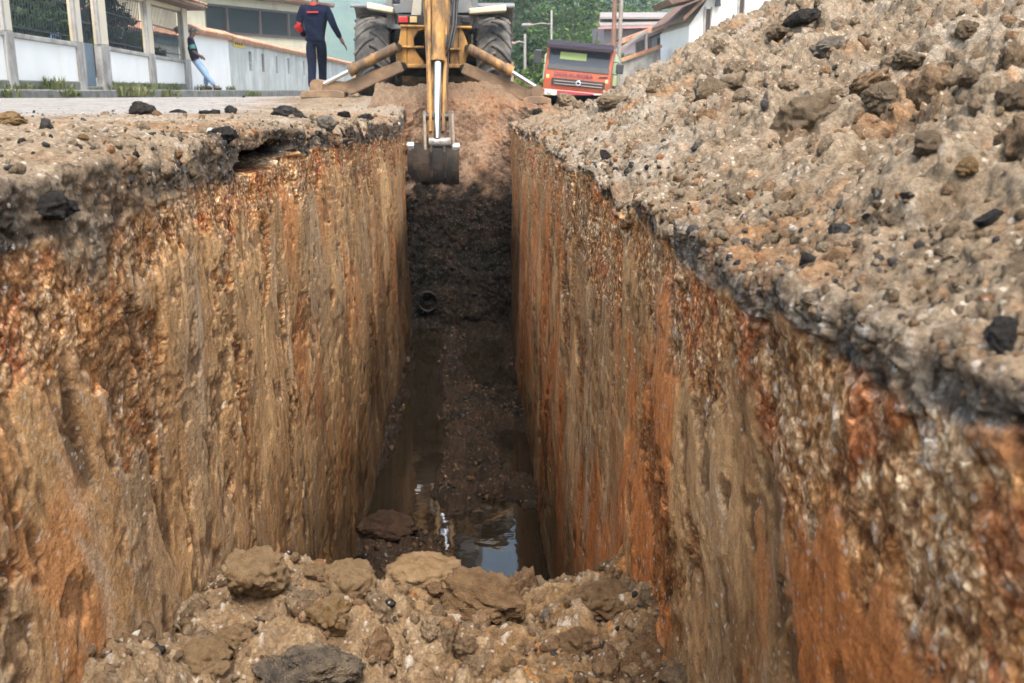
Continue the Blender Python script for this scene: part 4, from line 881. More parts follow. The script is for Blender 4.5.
lp = PY(717, 3, YH); mb = MB().box((lp.x, YH - .14, lp.z), (.16, .16, .22), taper=(.7, .7)); mb.tube((lp.x, YH, lp.z + .16), (lp.x, YH - .14, lp.z + .16), .02); mb.box((lp.x, YH - .14, lp.z + .14), (.2, .2, .05)); mb.build('wall_lantern', M['iron'], wh)

sh = empty('shed', PY(650, 60, 40), 'low grey shed with a sloping tiled roof edge beyond the truck', 'shed')
Yq = 40.0
mb = MB(); mb.prism([PY(652, 75, Yq), PY(652, 38, Yq), PY(690, 22, Yq), PY(690, 75, Yq)], (0, 4, 0)); mb.build('wall', paint('grey_shed_wall', (.33, .33, .36), .85, 0, .15, 2, (.2, .2, .2), .6, 2), sh)
dim = paint('dim_opening', (.06, .065, .08), .8); [MB().span((PY(a, 60, Yq).x, Yq - .03, -.5), (PY(b_, 60, Yq).x, Yq + .02, PY(a, t, Yq).z)).build('opening', dim, sh) for a, b_, t in ((656.5, 664, 38), (667, 675, 34), (677, 686, 30))]
mb = MB(); mb.prism([PY(621, 44, Yq - .5), PY(692, 17, Yq - .5), PY(692, 12.5, Yq - .5), PY(621, 39.5, Yq - .5)], (0, 5, 0)); mb.build('roof', M['tile'], sh)
mb = MB(); mb.prism([PY(603, 63, Yq - 1), PY(646, 33, Yq - 1), PY(646, 30, Yq - 1), PY(603, 60, Yq - 1)], (0, 3, 0)); mb.build('canopy', M['zinc'], sh)
[MB().tube(PY(x, 90, Yq - .8), PY(x, t, Yq - .8), .06).build('post', M['zinc'], sh) for x, t in ((646, 32), (612, 55))]
s2 = empty('long_shed', PY(640, 60, 52), 'long pale zinc roofed shed behind the poles', 'shed'); Yq = 52.0
mb = MB(); mb.prism([PY(600, 19, Yq), PY(690, 19, Yq), PY(684, 14, Yq + 5), PY(600, 14, Yq + 5)], (0, 0, .09)); mb.prism([PY(598, 27, Yq - .6), PY(692, 25, Yq - .6), PY(690, 17.5, Yq + 1.5), PY(600, 18.5, Yq + 1.5)], (0, 0, .08)); mb.build('roof', M['zinc'], s2)
MB().prism([PY(604, 80, Yq), PY(604, 24, Yq), PY(690, 22, Yq), PY(690, 80, Yq)], (0, 5, 0)).build('wall', paint('dull_mauve_wall', (.24, .20, .215), .85, 0, .1, 2), s2)
MB().prism([PY(598, 29, Yq - .62), PY(692, 27, Yq - .62), PY(692, 25.2, Yq - .62), PY(598, 27.2, Yq - .62)], (0, .1, 0)).build('fascia', paint('faded_pink_fascia', (.45, .22, .22), .8), s2)
lw = empty('tiled_wall', PY(640, 62, 36), 'low wall with a red tile coping running down beside the truck', 'wall'); Yq = 36.0
MB().prism([PY(615, 100, Yq), PY(615, 64, Yq), PY(660, 48, Yq), PY(660, 100, Yq)], (0, .3, 0)).build('wall_face', M['cement'], lw)
MB().prism([PY(612, 65.5, Yq - .1), PY(662, 48, Yq - .1), PY(662, 44.5, Yq - .1), PY(612, 61.5, Yq - .1)], (0, .5, 0)).build('tile_coping', M['tile'], lw)

# poles and lamps
up = empty('twin_pole', PY(614, 90, 34), 'pair of slim rusty poles standing together right of the truck', 'pole')
b0, b1 = PY(611.5, 105, 34), PY(617, 105, 34.2); b0.z = b1.z = -.8
MB().tube(b0, (b0.x + .05, 34, 6.2), .075).build('post', paint('rusty_pole', (.19, .095, .07), .8, 0, .25, 4), up); MB().tube(b1, (b1.x + .1, 34.2, 6.4), .07).build('post', paint('pale_pole', (.26, .215, .195), .8, 0, .2, 4), up)
[MB().beam((b0.x + .01, 34, z), (b1.x + .02, 34.2, z + .1), .04, .04).build('rung', M['iron'], up) for z in (.6, 1.8, 3.0, 4.2)]
def lamp(pole_px, top, base_py, head_px, head_py, Y, lab):
    b0 = PY(pole_px, base_py, Y); b0.z = -1.2; t = PY(pole_px, top, Y); h = PY(head_px, head_py, Y - .3)
    o = empty('street_lamp', (b0.x, Y, -1.2), lab, 'street lamp', 'street lamps against the trees'); MB().tube(b0, t, .06, .045).build('post', M['cement'], o)
    a = PY(pole_px, head_py - .5, Y); MB().path([a, (a + h) / 2 + Vector((0, 0, .06)), h], .03, 8).build('arm', M['zinc'], o)
    d = (h - a).normalized(); MB().path([h - d * .1, h + d * .1, h + d * .36, h + d * .45], [.04, .09, .08, .03], 10).build('lamp_head', M['zinc'], o)
lamp(551.5, 10, 60, 531, 25, 46, 'slim street lamp with a pale head above the truck cab'); lamp(525, 34, 80, 513, 43.5, 38, 'short street lamp with a drooping arm beside the backhoe tyre')
for k, (px, py0, Y, w_, lab) in enumerate(((511, 62, 16.8, .085, 'pale wooden stake behind the right stabiliser cylinder'), (356, 71, 17.0, .10, 'pale wooden stake seen under the left stabiliser cylinder'))):
    a, b_ = PY(px, py0, Y), PY(px, 98, Y); b_.z = .05; tag(MB().beam(b_, a, w_, w_).build('wooden_stake', M['wood'], None, .008), lab, 'stake')

# ------------------------------------------------------------------ trees beyond
TR = [(512, 58, 8.5, 2.7, 'leaf_dark', 'dark tree close behind the right backhoe tyre'), (536, 74, 11, 4.0, 'leaf_dark', 'tall dark tree between the tyre and the lamp'), (572, 66, 7.4, 3.3, 'leaf_mid', 'broad green tree above the truck cab'), (600, 84, 11.5, 4.6, 'leaf_dark', 'tall dark tree behind the twin pole'),
      (556, 96, 13, 5.0, 'leaf_mid', 'tall mid green tree high behind the truck'), (634, 78, 7.6, 3.6, 'leaf_mid', 'rounded green tree over the long shed'), (660, 98, 9.5, 5.0, 'leaf_dark', 'dark tree over the far end of the long shed'), (690, 104, 8, 4.0, 'leaf_mid', 'green tree against the left edge of the white house'),
      (521, 44, 3.6, 1.5, 'leaf_dark', 'dark shrub low beside the backhoe tyre'), (543, 48, 3.8, 1.7, 'leaf_mid', 'green shrub left of the truck cab'), (500, 82, 11, 4.0, 'leaf_dark', 'dark tree mostly hidden behind the tyre'), (708, 90, 7.5, 3, 'leaf_dark', 'dark tree behind the white house gable'), (626, 46, 2.7, 1.2, 'leaf_mid', 'green shrub under the shed canopy')]
for k, (px, Y, h, cr, mt, lab) in enumerate(TR):
    tree('broadleaf_tree' if h > 5 else 'shrub', (PY(px, 90, Y).x, Y, -.9), h, cr, M[mt], lab, 100 + k, 'trees and shrubs beyond the machine', .13 if Y > 60 else .085, 64 if h > 5 else 40, 130, 'tree' if h > 5 else 'shrub', .25)
tree('column_shrub', (PY(596, 90, 50).x, 50, -.9), 4.9, .55, M['leaf_light'], 'slender yellow green columnar shrub left of the twin pole', 130, None, .07, 30, 110, 'shrub', .05, True)
tree('reed_bush', (PY(534, 90, 36).x, 36, -.7), 2.2, .75, M['leaf_light'], 'bright yellow green bush between the stake and the truck', 131, None, .07, 34, 110, 'shrub', .05)
tree('reed_bush', (PY(523, 90, 33).x, 33, -.6), 1.5, .5, M['leaf_light'], 'small yellow green bush just right of the wooden stake', 132, None, .06, 24, 100, 'shrub', .05)
# ------------------------------------------------------------------ backhoe loader straddling the end of the trench
YT, YF, YS, YK = 15.3, 14.55, 14.25, 12.9
cx = PY(435, 90, YT).x; gz = .17
bh = empty('backhoe_loader', (cx, YT, gz), 'ochre backhoe loader straddling the far end of the trench, bucket hanging down', 'backhoe')
def tyre_wheel(parent, x, y, z, Rt, w_, name='wheel'):
    hub = MB().lathe([(.0, -.10), (Rt * .22, -.11), (Rt * .24, -.05), (Rt * .5, -.04), (Rt * .54, -w_ * .42), (Rt * .58, -w_ * .44), (Rt * .58, w_ * .44), (Rt * .54, w_ * .42), (Rt * .5, .04), (Rt * .24, .05), (Rt * .22, .11), (0, .10)], (x, y, z), 'X', 36).build(name, M['yellow_worn'], parent)
    t = MB().lathe([(Rt * .56, -w_ * .40), (Rt * .70, -w_ * .49), (Rt * .84, -w_ * .50), (Rt * .93, -w_ * .46), (Rt * .955, -w_ * .36), (Rt * .965, 0), (Rt * .955, w_ * .36), (Rt * .93, w_ * .46), (Rt * .84, w_ * .50), (Rt * .70, w_ * .49), (Rt * .56, w_ * .40)], (x, y, z), 'X', 72)
    nl = 17
    for k in range(nl):
        for sgn in (-1, 1):
            a0 = 2 * math.pi * (k + (.5 if sgn > 0 else 0)) / nl; pts = []
            for j in range(7):
                q = j / 6; xx = sgn * w_ * (-.06 + .55 * q); a = a0 + .42 * q ** 1.7; rr = Rt * (.965 - .05 * q ** 4)
                pts.append((x + xx, y - rr * math.sin(a), z + rr * math.cos(a)))
            t.path(pts, [Rt * .052] * 6 + [Rt * .04], 6)
    t.build('tyre', M['rubber'], hub); return hub
zt = PY(380, 16, YT).z; Rt = (zt - gz + .04) / 2
for s_ in (-1, 1): tyre_wheel(bh, cx + s_ * .865, YT, gz - .03 + Rt, Rt, .50)
for s_ in (-1, 1): tyre_wheel(bh, cx + s_ * .80, YT + 2.15, gz + .44, .46, .30)
mb = MB(); mb.tube((cx - .72, YT, gz + Rt), (cx + .72, YT, gz + Rt), .15, n=16); mb.lathe([(0, -.26), (.2, -.24), (.27, 0), (.2, .24), (0, .26)], (cx, YT, gz + Rt), 'Y', 20); mb.build('axle', M['steel_dark'], bh); MB().tube((cx - .7, YT + 2.15, gz + .44), (cx + .7, YT + 2.15, gz + .44), .1).build('axle', M['steel_dark'], bh)
mb = MB(); mb.span((cx - .42, YF + .36, .50), (cx + .42, YT + 3.0, 1.02)); mb.build('chassis', M['steel_dark'], bh, .02)
# cab
zc0, zc1 = 1.14, 2.95
cab = MB().prism([(cx - .62, YT - .42, zc0), (cx - .66, YT - .50, 1.75), (cx - .60, YT - .30, zc1), (cx - .60, YT + 1.25, zc1), (cx - .62, YT + 1.45, 1.75), (cx - .62, YT + 1.3, zc0)], (.02, 0, 0))
fr = MB()
for s_ in (-1, 1):
    x0 = cx + s_ * .60
    fr.beam((x0, YT - .42, zc0), (x0, YT - .50, 1.75), .09, .09); fr.beam((x0, YT - .50, 1.75), (x0, YT - .28, zc1), .09, .09); fr.beam((x0, YT + 1.35, zc0), (x0, YT + 1.2, zc1), .09, .09); fr.beam((x0, YT + .5, 1.5), (x0, YT + .5, zc1), .08, .08)
    fr.span((x0 - .03, YT - .40, zc0), (x0 + .03, YT + 1.3, 1.55))
fr.span((cx - .70, YT - .45, zc1 - .02), (cx + .70, YT + 1.4, zc1 + .14)); fr.span((cx - .60, YT - .46, zc0 - .02), (cx + .60, YT - .40, 1.46)); fr.span((cx - .60, YT + 1.28, zc0), (cx + .60, YT + 1.34, 1.7))
cabo = fr.build('cab', M['grey_paint'], bh, .012)
g = MB(); g.add([(cx - .56, YT - .44, 1.48), (cx + .56, YT - .44, 1.48), (cx + .56, YT - .30, zc1 - .04), (cx - .56, YT - .30, zc1 - .04), (cx - .56, YT - .425, 1.48), (cx + .56, YT - .425, 1.48), (cx + .56, YT - .285, zc1 - .04), (cx - .56, YT - .285, zc1 - .04)], [[0, 1, 2, 3], [7, 6, 5, 4], [0, 4, 5, 1], [1, 5, 6, 2], [2, 6, 7, 3], [3, 7, 4, 0]]); g.build('rear_window', M['glass'], cabo)
for s_ in (-1, 1): MB().span((cx + s_ * .60 - .008, YT - .36, 1.56), (cx + s_ * .60 + .008, YT + 1.25, zc1 - .05)).build('side_window', M['glass'], cabo)
mb = MB(); mb.box((cx + .05, YT + .35, 1.42), (.5, .5, .14)); mb.box((cx + .05, YT + .10, 1.75), (.48, .14, .6), (-.12, 0, 0)); mb.build('seat', M['black'], cabo, .04)
mb = MB(); mb.prism([(cx - .40, YT + 1.4, 1.0), (cx - .40, YT + 3.1, 1.0), (cx - .40, YT + 3.1, 1.45), (cx - .40, YT + 1.4, 1.68)], (.8, 0, 0)); mb.build('engine_hood', M['yellow'], bh, .04)
for s_ in (-1, 1):
    xa, xb = cx + s_ * .58, cx + s_ * 1.17
    p = [PY(394 if s_ < 0 else 470, 12, YT - .55), PY(367 if s_ < 0 else 505, 4 if s_ < 0 else 6, YT - .55)]
    f = MB(); prof = []
    for k in range(9):
        a = -.42 + 1.9 * k / 8; prof.append((YT + (Rt + .13) * math.sin(a), gz + Rt + (Rt + .13) * math.cos(a)))
    for (r0, r1) in zip(prof[:-1], prof[1:]): f.beam((( xa + xb) / 2, r0[0], r0[1]), ((xa + xb) / 2, r1[0], r1[1]), .60, .035)
    fo = f.build('fender', M['grey_paint'], bh, .008)
    e0, e1 = PY(394 if s_ < 0 else 469, 11 if s_ < 0 else 12, YT - .62), PY(368 if s_ < 0 else 506, 6 if s_ < 0 else 8.5, YT - .62)
    m2 = MB(); m2.beam(e0, e1, .30, .075, .30, .085); m2.build('fender_lip', M['white_paint'], fo, .015)
    m2 = MB(); m2.prism([PY(394 if s_ < 0 else 470, 13, YT - .5), PY(396 if s_ < 0 else 468, 40, YT - .4), PY(412 if s_ < 0 else 456, 40, YT - .4), PY(412 if s_ < 0 else 456, 13, YT - .5)], (0, .35, 0)); m2.build('inner_panel', M['black'], fo)
    m2 = MB(); m2.prism([PY(399 if s_ < 0 else 473, 13, YT - .52), PY(401 if s_ < 0 else 470, -8, YT - .52), PY(424 if s_ < 0 else 452, -8, YT - .52), PY(424 if s_ < 0 else 452, 13, YT - .52)], (0, .04, 0)); m2.build('rear_panel', M['grey_paint'], fo, .008)
lb = MB(); lb.prism([PY(397, 14.5, YF + .02), PY(397, 24.5, YF + .02), PY(473, 26, YF + .02), PY(473, 15.5, YF + .02)], (0, .10, 0)); lbo = lb.build('light_bar', M['black'], bh, .01)
for (a, b_, m_, nm) in ((398.5, 408, 'red_lens', 'tail_light'), (410, 417, 'amber_lens', 'indicator'), (462, 470, 'black', 'tail_light')):
    p, q = PY(a, 22.5, YF - .02), PY(b_, 16.5, YF - .02); MB().span((p.x, YF - .025, p.z), (q.x, YF + .018, q.z)).build(nm, M[m_], lbo, .006)
mb = MB(); mb.prism([PY(411, 16, YT - .6), PY(414, -6, YT - .6), PY(422, -8, YT - .6), PY(421, 16, YT - .6)], (0, .03, 0)); mb.build('number_panel', M['white_paint'], lbo)
# stabiliser frame
def PF(px, py, dy=0): return PY(px, py, YF + dy)
mb = MB()
mb.prism([PF(401, 27), PF(398, 47), PF(395.5, 56), PF(397, 67), PF(407, 68), PF(407, 27)], (0, .30, 0)); mb.prism([PF(407.2, 27), PF(407.2, 68), PF(424, 68), PF(424, 62), PF(419, 56), PF(414, 48), PF(414, 38), PF(418, 31), PF(424, 30), PF(424, 27)], (0, .28, 0))
mb.prism([PF(450, 27), PF(450, 68), PF(458, 68), PF(458, 27)], (0, .28, 0)); mb.prism([PF(458.2, 27), PF(458.2, 67), PF(465, 67), PF(466.5, 57), PF(470, 50), PF(462, 28)], (0, .30, 0))
mb.prism([PF(400, 24.5, -.04), PF(400, 27, -.04), PF(472, 28.5, -.04), PF(472, 26, -.04)], (0, .36, 0)); mb.prism([PF(402, 45.5, -.05), PF(402, 48, -.05), PF(424, 48, -.05), PF(424, 46, -.05)], (0, .1, 0)); mb.prism([PF(450, 48, -.05), PF(450, 50.5, -.05), PF(460, 50.5, -.05), PF(460, 48, -.05)], (0, .1, 0))
mb.prism([PF(400, 64, -.05), PF(400, 68, -.05), PF(466, 68, -.05), PF(466, 64, -.05)], (0, .34, 0)); mb.build('stabiliser_frame', M['yellow'], bh, .012)
mb = MB(); mb.prism([PF(412, 30, .29), PF(412, 64, .29), PF(455, 64, .29), PF(455, 30, .29)], (0, .06, 0)); mb.prism([PF(426, 28, -.12), PF(426, 70, -.12), PF(449, 70, -.12), PF(449, 28, -.12)], (0, .3, 0)); mb.build('swing_post', M['steel_dark'], bh, .015)
for s_ in (-1, 1):
    if s_ < 0: p0, p1, p2, l0, l1, k0, pd = (397, 47), (350, 70.5), (324, 84), (402, 66), (347, 89), (318, 86), ((303, 94), (346, 94))
    else: p0, p1, p2, l0, l1, k0, pd = (468, 48), (511, 71.5), (537, 88), (463, 68), (528, 96), (537, 92), ((522, 100), (550, 100))
    Q = lambda p, dy=0: PY(p[0], p[1], YS + dy)
    leg = MB(); a, b_ = Q(l0), Q(l1); leg.beam(a, b_, .17, .155, .15, .20); leg.beam(b_ - (b_ - a).normalized() * .05, Q(k0, -.06), .14, .15, .14, .17); lo = leg.build('stabiliser_leg', M['leg'], bh, .02)
    d = (Q(p1) - Q(p0)).normalized(); c = MB().tube(Q(p0, -.12), Q(p1, -.12), .068, n=20); c.tube(Q(p1, -.12) - d * .10, Q(p1, -.12) + d * .02, .083, n=20); mpt = (Q(p0, -.12) + Q(p1, -.12)) / 2; c.tube(mpt - d * .015, mpt + d * .015, .078, n=20); c.build('cylinder', M['yellow_worn'], lo)
    MB().tube(Q(p1, -.12), Q(p2, -.10), .032, n=16).build('rod', M['chrome'], lo)
    x0, x1 = Q(pd[0]), Q(pd[1]); g0 = float(zroad(np.array(x0.x), np.array(YS))) if s_ < 0 else .1
    pd_ = MB().prism([(x0.x, YS - .22, x0.z - .05), (x1.x, YS - .22, x1.z - .05), (x1.x, YS - .22, x1.z + .02), (x1.x - .1, YS - .22, x1.z + .05), (x0.x + .1, YS - .22, x0.z + .05), (x0.x, YS - .22, x0.z + .02)], (0, .44, 0)); pd_.tube((Q(k0).x, YS - .16, Q(k0).z), (Q(k0).x, YS + .16, Q(k0).z), .09, n=16); pd_.build('foot_pad', M['leg'], lo, .01)
    for p in (p0, l0): c_ = Q(p); MB().tube((c_.x, YF - .14, c_.z), (c_.x, YF + .1, c_.z), .055, n=18).build('pivot_pin', M['steel_dark'], lo)
# boom and dipper
St, Sb = PY(438.5, -110, YK + .75), PY(437, 141, YK)
dp = MB(); dp.beam(St, Sb, .40, .34, .225, .20, up=(0, -1, 0)); dpo = dp.build('dipper', M['yellow_worn'], bh, .012)
d = (Sb - St).normalized(); side = Vector((1, 0, 0)); out = d.cross(side).normalized()
if out.y > 0: out = -out
def on(px, py, o): p = PY(px, py, YK + .4); t = (p.z - St.z) / (Sb.z - St.z); q = St + (Sb - St) * t; return Vector((PY(px, py, q.y).x, q.y, q.z)) + out * o
for a, b_, w_ in (((428, -100), (431, 132), .05), ((449.5, -100), (443.5, 132), .05)): MB().beam(on(*a, .19), on(*b_, .115), w_, .05, w_ * .8, .04, up=out).build('edge_rib', M['yellow'], dpo, .008)
cy = MB().tube(on(440, -90, .27), on(438.5, 64, .20), .082, n=22); cy.tube(on(438.6, 60, .20), on(438.5, 66, .20), .094, n=22); cyo = cy.build('bucket_cylinder', M['yellow'], dpo)
MB().tube(on(438.5, 65, .20), on(437.5, 139, .15), .043, n=18).build('rod', M['chrome'], cyo)
pts = [on(454, -60, .12), on(455, -5, .16), on(453.5, 30, .18), on(449, 52, .2), on(447, 60, .16)]; [MB().path(q_, r_, 8).build('hose', M['hose'], dpo) for q_, r_ in ((pts, .020), ([p + Vector((.035, .03, 0)) for p in pts[:4]], .017), ([on(447, 40, .2), on(446.5, 50, .24), on(447, 60, .2)], .014))]
Bt = Vector((cx + .0, YT - 1.6, 3.5)); mb = MB(); mb.beam(PF(437, 55, -.05), Bt, .30, .40, .26, .34, up=(0, -1, 0)); mb.beam(Bt, St + Vector((0, 0, .0)), .26, .3, .26, .3, up=(0, 0, 1)); mb.build('boom', M['yellow'], bh, .02)
# linkage and bucket
M['link'] = paint('muddy_link_steel', (.34, .27, .20), .6, .1, .2, 8, (.14, .10, .07), .6, 8)
for x in (424, 451): a, b_ = PY(x, 111, YK - .12), PY(x + (1 if x < 430 else 1.5), 150, YK - .14); MB().beam(a, b_, .035, .085).build('guide_link', M['link'], dpo, .006)
a, b_ = PY(422, 117, YK), PY(453.5, 117, YK); MB().tube(a, b_, .055, n=16).build('link_pin', M['black'], dpo)
bx0, bx1 = PY(408, 160, YK - .1).x, PY(459, 160, YK - .1).x; bz = PY(437, 143, YK).z
bk = MB(); prof = [(-.06, .01), (-.17, -.06), (-.235, -.20), (-.235, -.36), (-.17, -.50), (-.03, -.60), (.16, -.635), (.40, -.60)]; th = .03; tt = np.linspace(0, len(prof) - 1, 29); sp = lambda k, t: (lambda i, f: 0.5 * ((2 * prof[i][k]) + (prof[min(i + 1, len(prof) - 1)][k] - prof[max(i - 1, 0)][k]) * f + (2 * prof[max(i - 1, 0)][k] - 5 * prof[i][k] + 4 * prof[min(i + 1, len(prof) - 1)][k] - prof[min(i + 2, len(prof) - 1)][k]) * f * f + (3 * prof[i][k] - prof[max(i - 1, 0)][k] - 3 * prof[min(i + 1, len(prof) - 1)][k] + prof[min(i + 2, len(prof) - 1)][k]) * f ** 3))(int(t), t - int(t)); prof = [(float(sp(0, t)), float(sp(1, t))) for t in tt]
outer = [Vector((bx0, YK + y, bz + z)) for y, z in prof]; cen = Vector((bx0, YK + .08, bz - .28)); inner = [p + (cen - p).normalized() * th for p in outer]
bk.prism(outer + inner[::-1], (bx1 - bx0, 0, 0)); bko = bk.build('bucket', M['steel_dark'], bh, .006)
for x in (bx0 + .002, bx1 - .027): MB().prism([Vector((x, p.y, p.z)) for p in inner] + [Vector((x, YK + .10, bz - .02))], (.025, 0, 0)).build('side_plate', M['steel_dark'], bko, .004)
for k in range(5):
    x = bx0 + .05 + (bx1 - bx0 - .1) * k / 4; MB().beam((x, YK + .38, bz - .605), (x, YK + .56, bz - .575), .06, .05, .05, .012).build('tooth', M['pin'], bko, .004)
for x in (431.5, 444.5): c_ = PY(x, 150, YK - .1).x; MB().prism([(c_ - .018, YK + .10, bz + .06), (c_ - .018, YK - .10, bz + .06), (c_ - .018, YK - .26, bz - .10), (c_ - .018, YK - .255, bz - .42), (c_ - .018, YK - .15, bz - .35)], (.036, 0, 0)).build('hanger_rib', M['steel_dark'], bko, .005)
a, b_ = PY(429, 142.5, YK - .13), PY(451, 142.5, YK - .13); MB().tube(a, b_, .062, n=18).build('boss', paint('grey_worn_boss', (.26, .25, .24), .5, .3, .2, 9, (.12, .1, .08), .6, 8), bko)
for x, y in ((410, 146), (455.5, 147)): c_ = PY(x, y, YK - .13); mb = MB().tube((c_.x - .03, c_.y, c_.z), (c_.x + .05, c_.y, c_.z), .055, n=14); mb.box((c_.x + .0, c_.y, c_.z - .06), (.035, .1, .16)); mb.build('side_cutter', M['pin'], bko, .006)
# front loader
[MB().beam((cx + s_ * .5, YT + 1.5, 1.45), (cx + s_ * .5, YT + 3.4, .7), .1, .2).build('loader_arm', M['yellow'], bh, .01) for s_ in (-1, 1)]
mb = MB(); pr = [(3.35, .85), (3.45, .35), (3.7, .18), (4.3, .16), (4.3, .20), (3.74, .23), (3.52, .40), (3.42, .88)]; mb.prism([(cx - 1.15, YT + y, gz + z) for y, z in pr], (2.3, 0, 0)); mb.build('loader_bucket', M['yellow_worn'], bh, .008)

# ------------------------------------------------------------------ drain pipe mouth in the end wall
pc = PY(427.5, 303, 12.36); dpz = empty('drain_pipe', pc, 'round drain pipe mouth low in the dark end wall of the trench', 'pipe')
MB().lathe([(.118, .3), (.118, .06), (.130, .06), (.130, .3)], pc, 'Y', 30).build('pipe_ring', paint('wet_concrete_pipe', (.012, .011, .010), .6, spec=.1), dpz)
MB().lathe([(0, .2), (.117, .2)], pc, 'Y', 24).build('bore', M['black'], dpz)

# ------------------------------------------------------------------ orange truck, leaning over on the road shoulder
tr = empty('truck', (0, 0, 0), 'orange truck with dark visor and pale green load body, leaning beside the earth heap', 'truck')
tb = PY(574, 90, 30.5); tr.scale = (.94, .94, .83); tr.location = (tb.x, 30.5, -.29); tr.rotation_euler = (0, R(5.5), R(-10))
M['orange'] = paint('orange_truck_paint', (.36, .062, .016), .35, 0, .10, 3, (.22, .09, .045), .45, 4)
M['truck_red'] = paint('faded_red_paint', (.24, .025, .028), .35, 0, .08, 3)
M['windscreen'] = glass('bluish_windscreen', (.03, .04, .055), .06)
def tbuild(mb, n, m_, p=tr, bev=0): return mb.build(n, m_, p, bev, local=True)
cabp = [(0, .62), (-.04, 1.0), (0, 1.32), (.22, 2.12), (.32, 2.22), (1.75, 2.22), (1.75, .62)]
co = tbuild(MB().prism([(-1.06, y, z) for y, z in cabp], (2.12, 0, 0)), 'cab', M['orange'], tr, .05)
def front(s0, s1, z0, z1, off, th_=.02):
    """panel lying on the cab's raked front"""
    def yz(z): return np.interp(z, [.62, 1.0, 1.32, 2.12], [0, -.04, 0, .22])
    return MB().prism([(s0, yz(z0) - off, z0), (s1, yz(z0) - off, z0), (s1, yz(z1) - off, z1), (s0, yz(z1) - off, z1)], (0, th_, 0))
ws = tbuild(front(-.96, .96, 1.40, 2.06, .012, .03), 'windscreen', M['windscreen'], co, .03)
M['banner'] = paint('yellow_green_banner', (.42, .52, .18), .5, 0, .05, 3); tbuild(front(-.62, .22, 1.72, 1.97, .017, .004), 'sun_strip', M['banner'], ws)
m2 = front(-.98, .98, 1.34, 1.52, .03, .02); tbuild(m2, 'wiper_panel', M['black'], co, .01)
tbuild(MB().prism([(-1.04, .02, 2.10), (-1.04, -.16, 2.06), (-1.04, -.14, 2.20), (-1.04, .34, 2.36), (-1.04, .40, 2.24)], (2.08, 0, 0)), 'visor', paint('dark_plum_visor', (.022, .014, .022), .6, spec=.2), co, .02)
tbuild(front(-.80, .90, .80, 1.05, .03, .03), 'grille', M['black'], co, .01)
[tbuild(MB().beam((-.72, -.075, z), (.82, -.075, z), .02, .035), 'grille_bar', M['zinc'], co) for z in (.86, .96)]
tbuild(MB().lathe([(.05, -.02), (.085, -.03), (.10, 0), (.085, .03), (.05, .02)], (.06, -.10, .93), 'Y', 24), 'badge_ring', M['chrome'], co)
tbuild(MB().prism([(-1.08, -.14, .30), (1.08, -.14, .30), (1.06, -.12, .66), (-1.06, -.12, .66)], (0, .3, 0)), 'bumper', M['truck_red'], tr, .04)
for x in (-.78, .78): 
    h = tbuild(MB().box((x, -.14, .52), (.40, .06, .20)), 'headlight', M['white_paint'], tr, .03); tbuild(MB().lathe([(0, -.03), (.05, -.025), (.075, 0)], (x - .05, -.17, .52), 'Y', 20), 'lens', M['chrome'], h)
    tbuild(MB().box((x * 1.2, -.02, 1.08), (.10, .05, .12)), 'corner_lamp', M['amber_lens'], tr, .015)
for x, zz, hh in ((-1.30, 1.72, .50), (1.30, 1.56, .34)):
    m_ = tbuild(MB().box((x, -.05, zz), (.24, .12, hh)), 'mirror', M['black'], tr, .04); [tbuild(MB().path([(x * .83, .1, zz + e_ * .2), (x * .93, -.05, zz + e_ * .22), (x, -.05, zz + e_ * .13)], .018, 6), 'mirror_arm', M['black'], m_) for e_ in (-1, 1)]
cu = bpy.data.curves.new('lettering', 'FONT'); cu.body = 'DIOS AURORA'; cu.size = .205; cu.extrude = .004; cu.align_x = 'CENTER'; cu.materials.append(paint('purple_lettering', (.055, .014, .07), .5)); lt0 = bpy.data.objects.new('lettering_curve', cu); lme = bpy.data.meshes.new_from_object(lt0); bpy.data.objects.remove(lt0); lt = bpy.data.objects.new('lettering', lme); COL.objects.link(lt); lt.parent = co; lt.location = (-.12, -.055, 1.12); lt.rotation_euler = (R(87), 0, 0); lt.scale = (.92, 1, 1)
tbuild(MB().prism([(.66, -.04, 1.17), (.96, -.04, 1.20), (.94, -.04, 1.25), (.70, -.04, 1.22)], (0, .03, 0)), 'side_slot', M['black'], co)
for x in (-1.02, 1.02): tbuild(MB().prism([(x - .004, .35, 1.3), (x - .004, .45, 2.05), (x - .004, 1.2, 2.05), (x - .004, 1.2, 1.3)], (.008 if x > 0 else -.0, 0, 0)) if False else MB().span((x - .05, .42, 1.36), (x + .05, 1.2, 2.02)), 'side_window', M['windscreen'], co, .01)
M['pale_green'] = paint('pale_green_body', (.30, .40, .29), .5, 0, .08, 2, (.42, .42, .16), .5, 1.5, 0, streak=.4)
bo = tbuild(MB().prism([(-1.30, 1.95, .95), (-1.30, 1.95, 1.85), (-1.12, 1.95, 2.15), (1.05, 1.95, 2.15), (1.15, 1.95, 1.85), (1.15, 1.95, .95)], (0, 4.2, 0)), 'load_body', M['pale_green'], tr, .03)
[tbuild(MB().span((-1.33, 2.2 + .8 * k, .95), (-1.302, 2.28 + .8 * k, 1.84)), 'body_rib', M['pale_green'], bo) for k in range(5)]
tbuild(MB().span((-1.22, 2.0, .55), (-.85, 2.7, .93)), 'fuel_tank', paint('dull_yellow_box', (.50, .50, .30), .6), tr, .03)
tbuild(MB().span((-.45, .3, .55), (.45, 6.2, .80)), 'chassis', M['steel_dark'], tr)
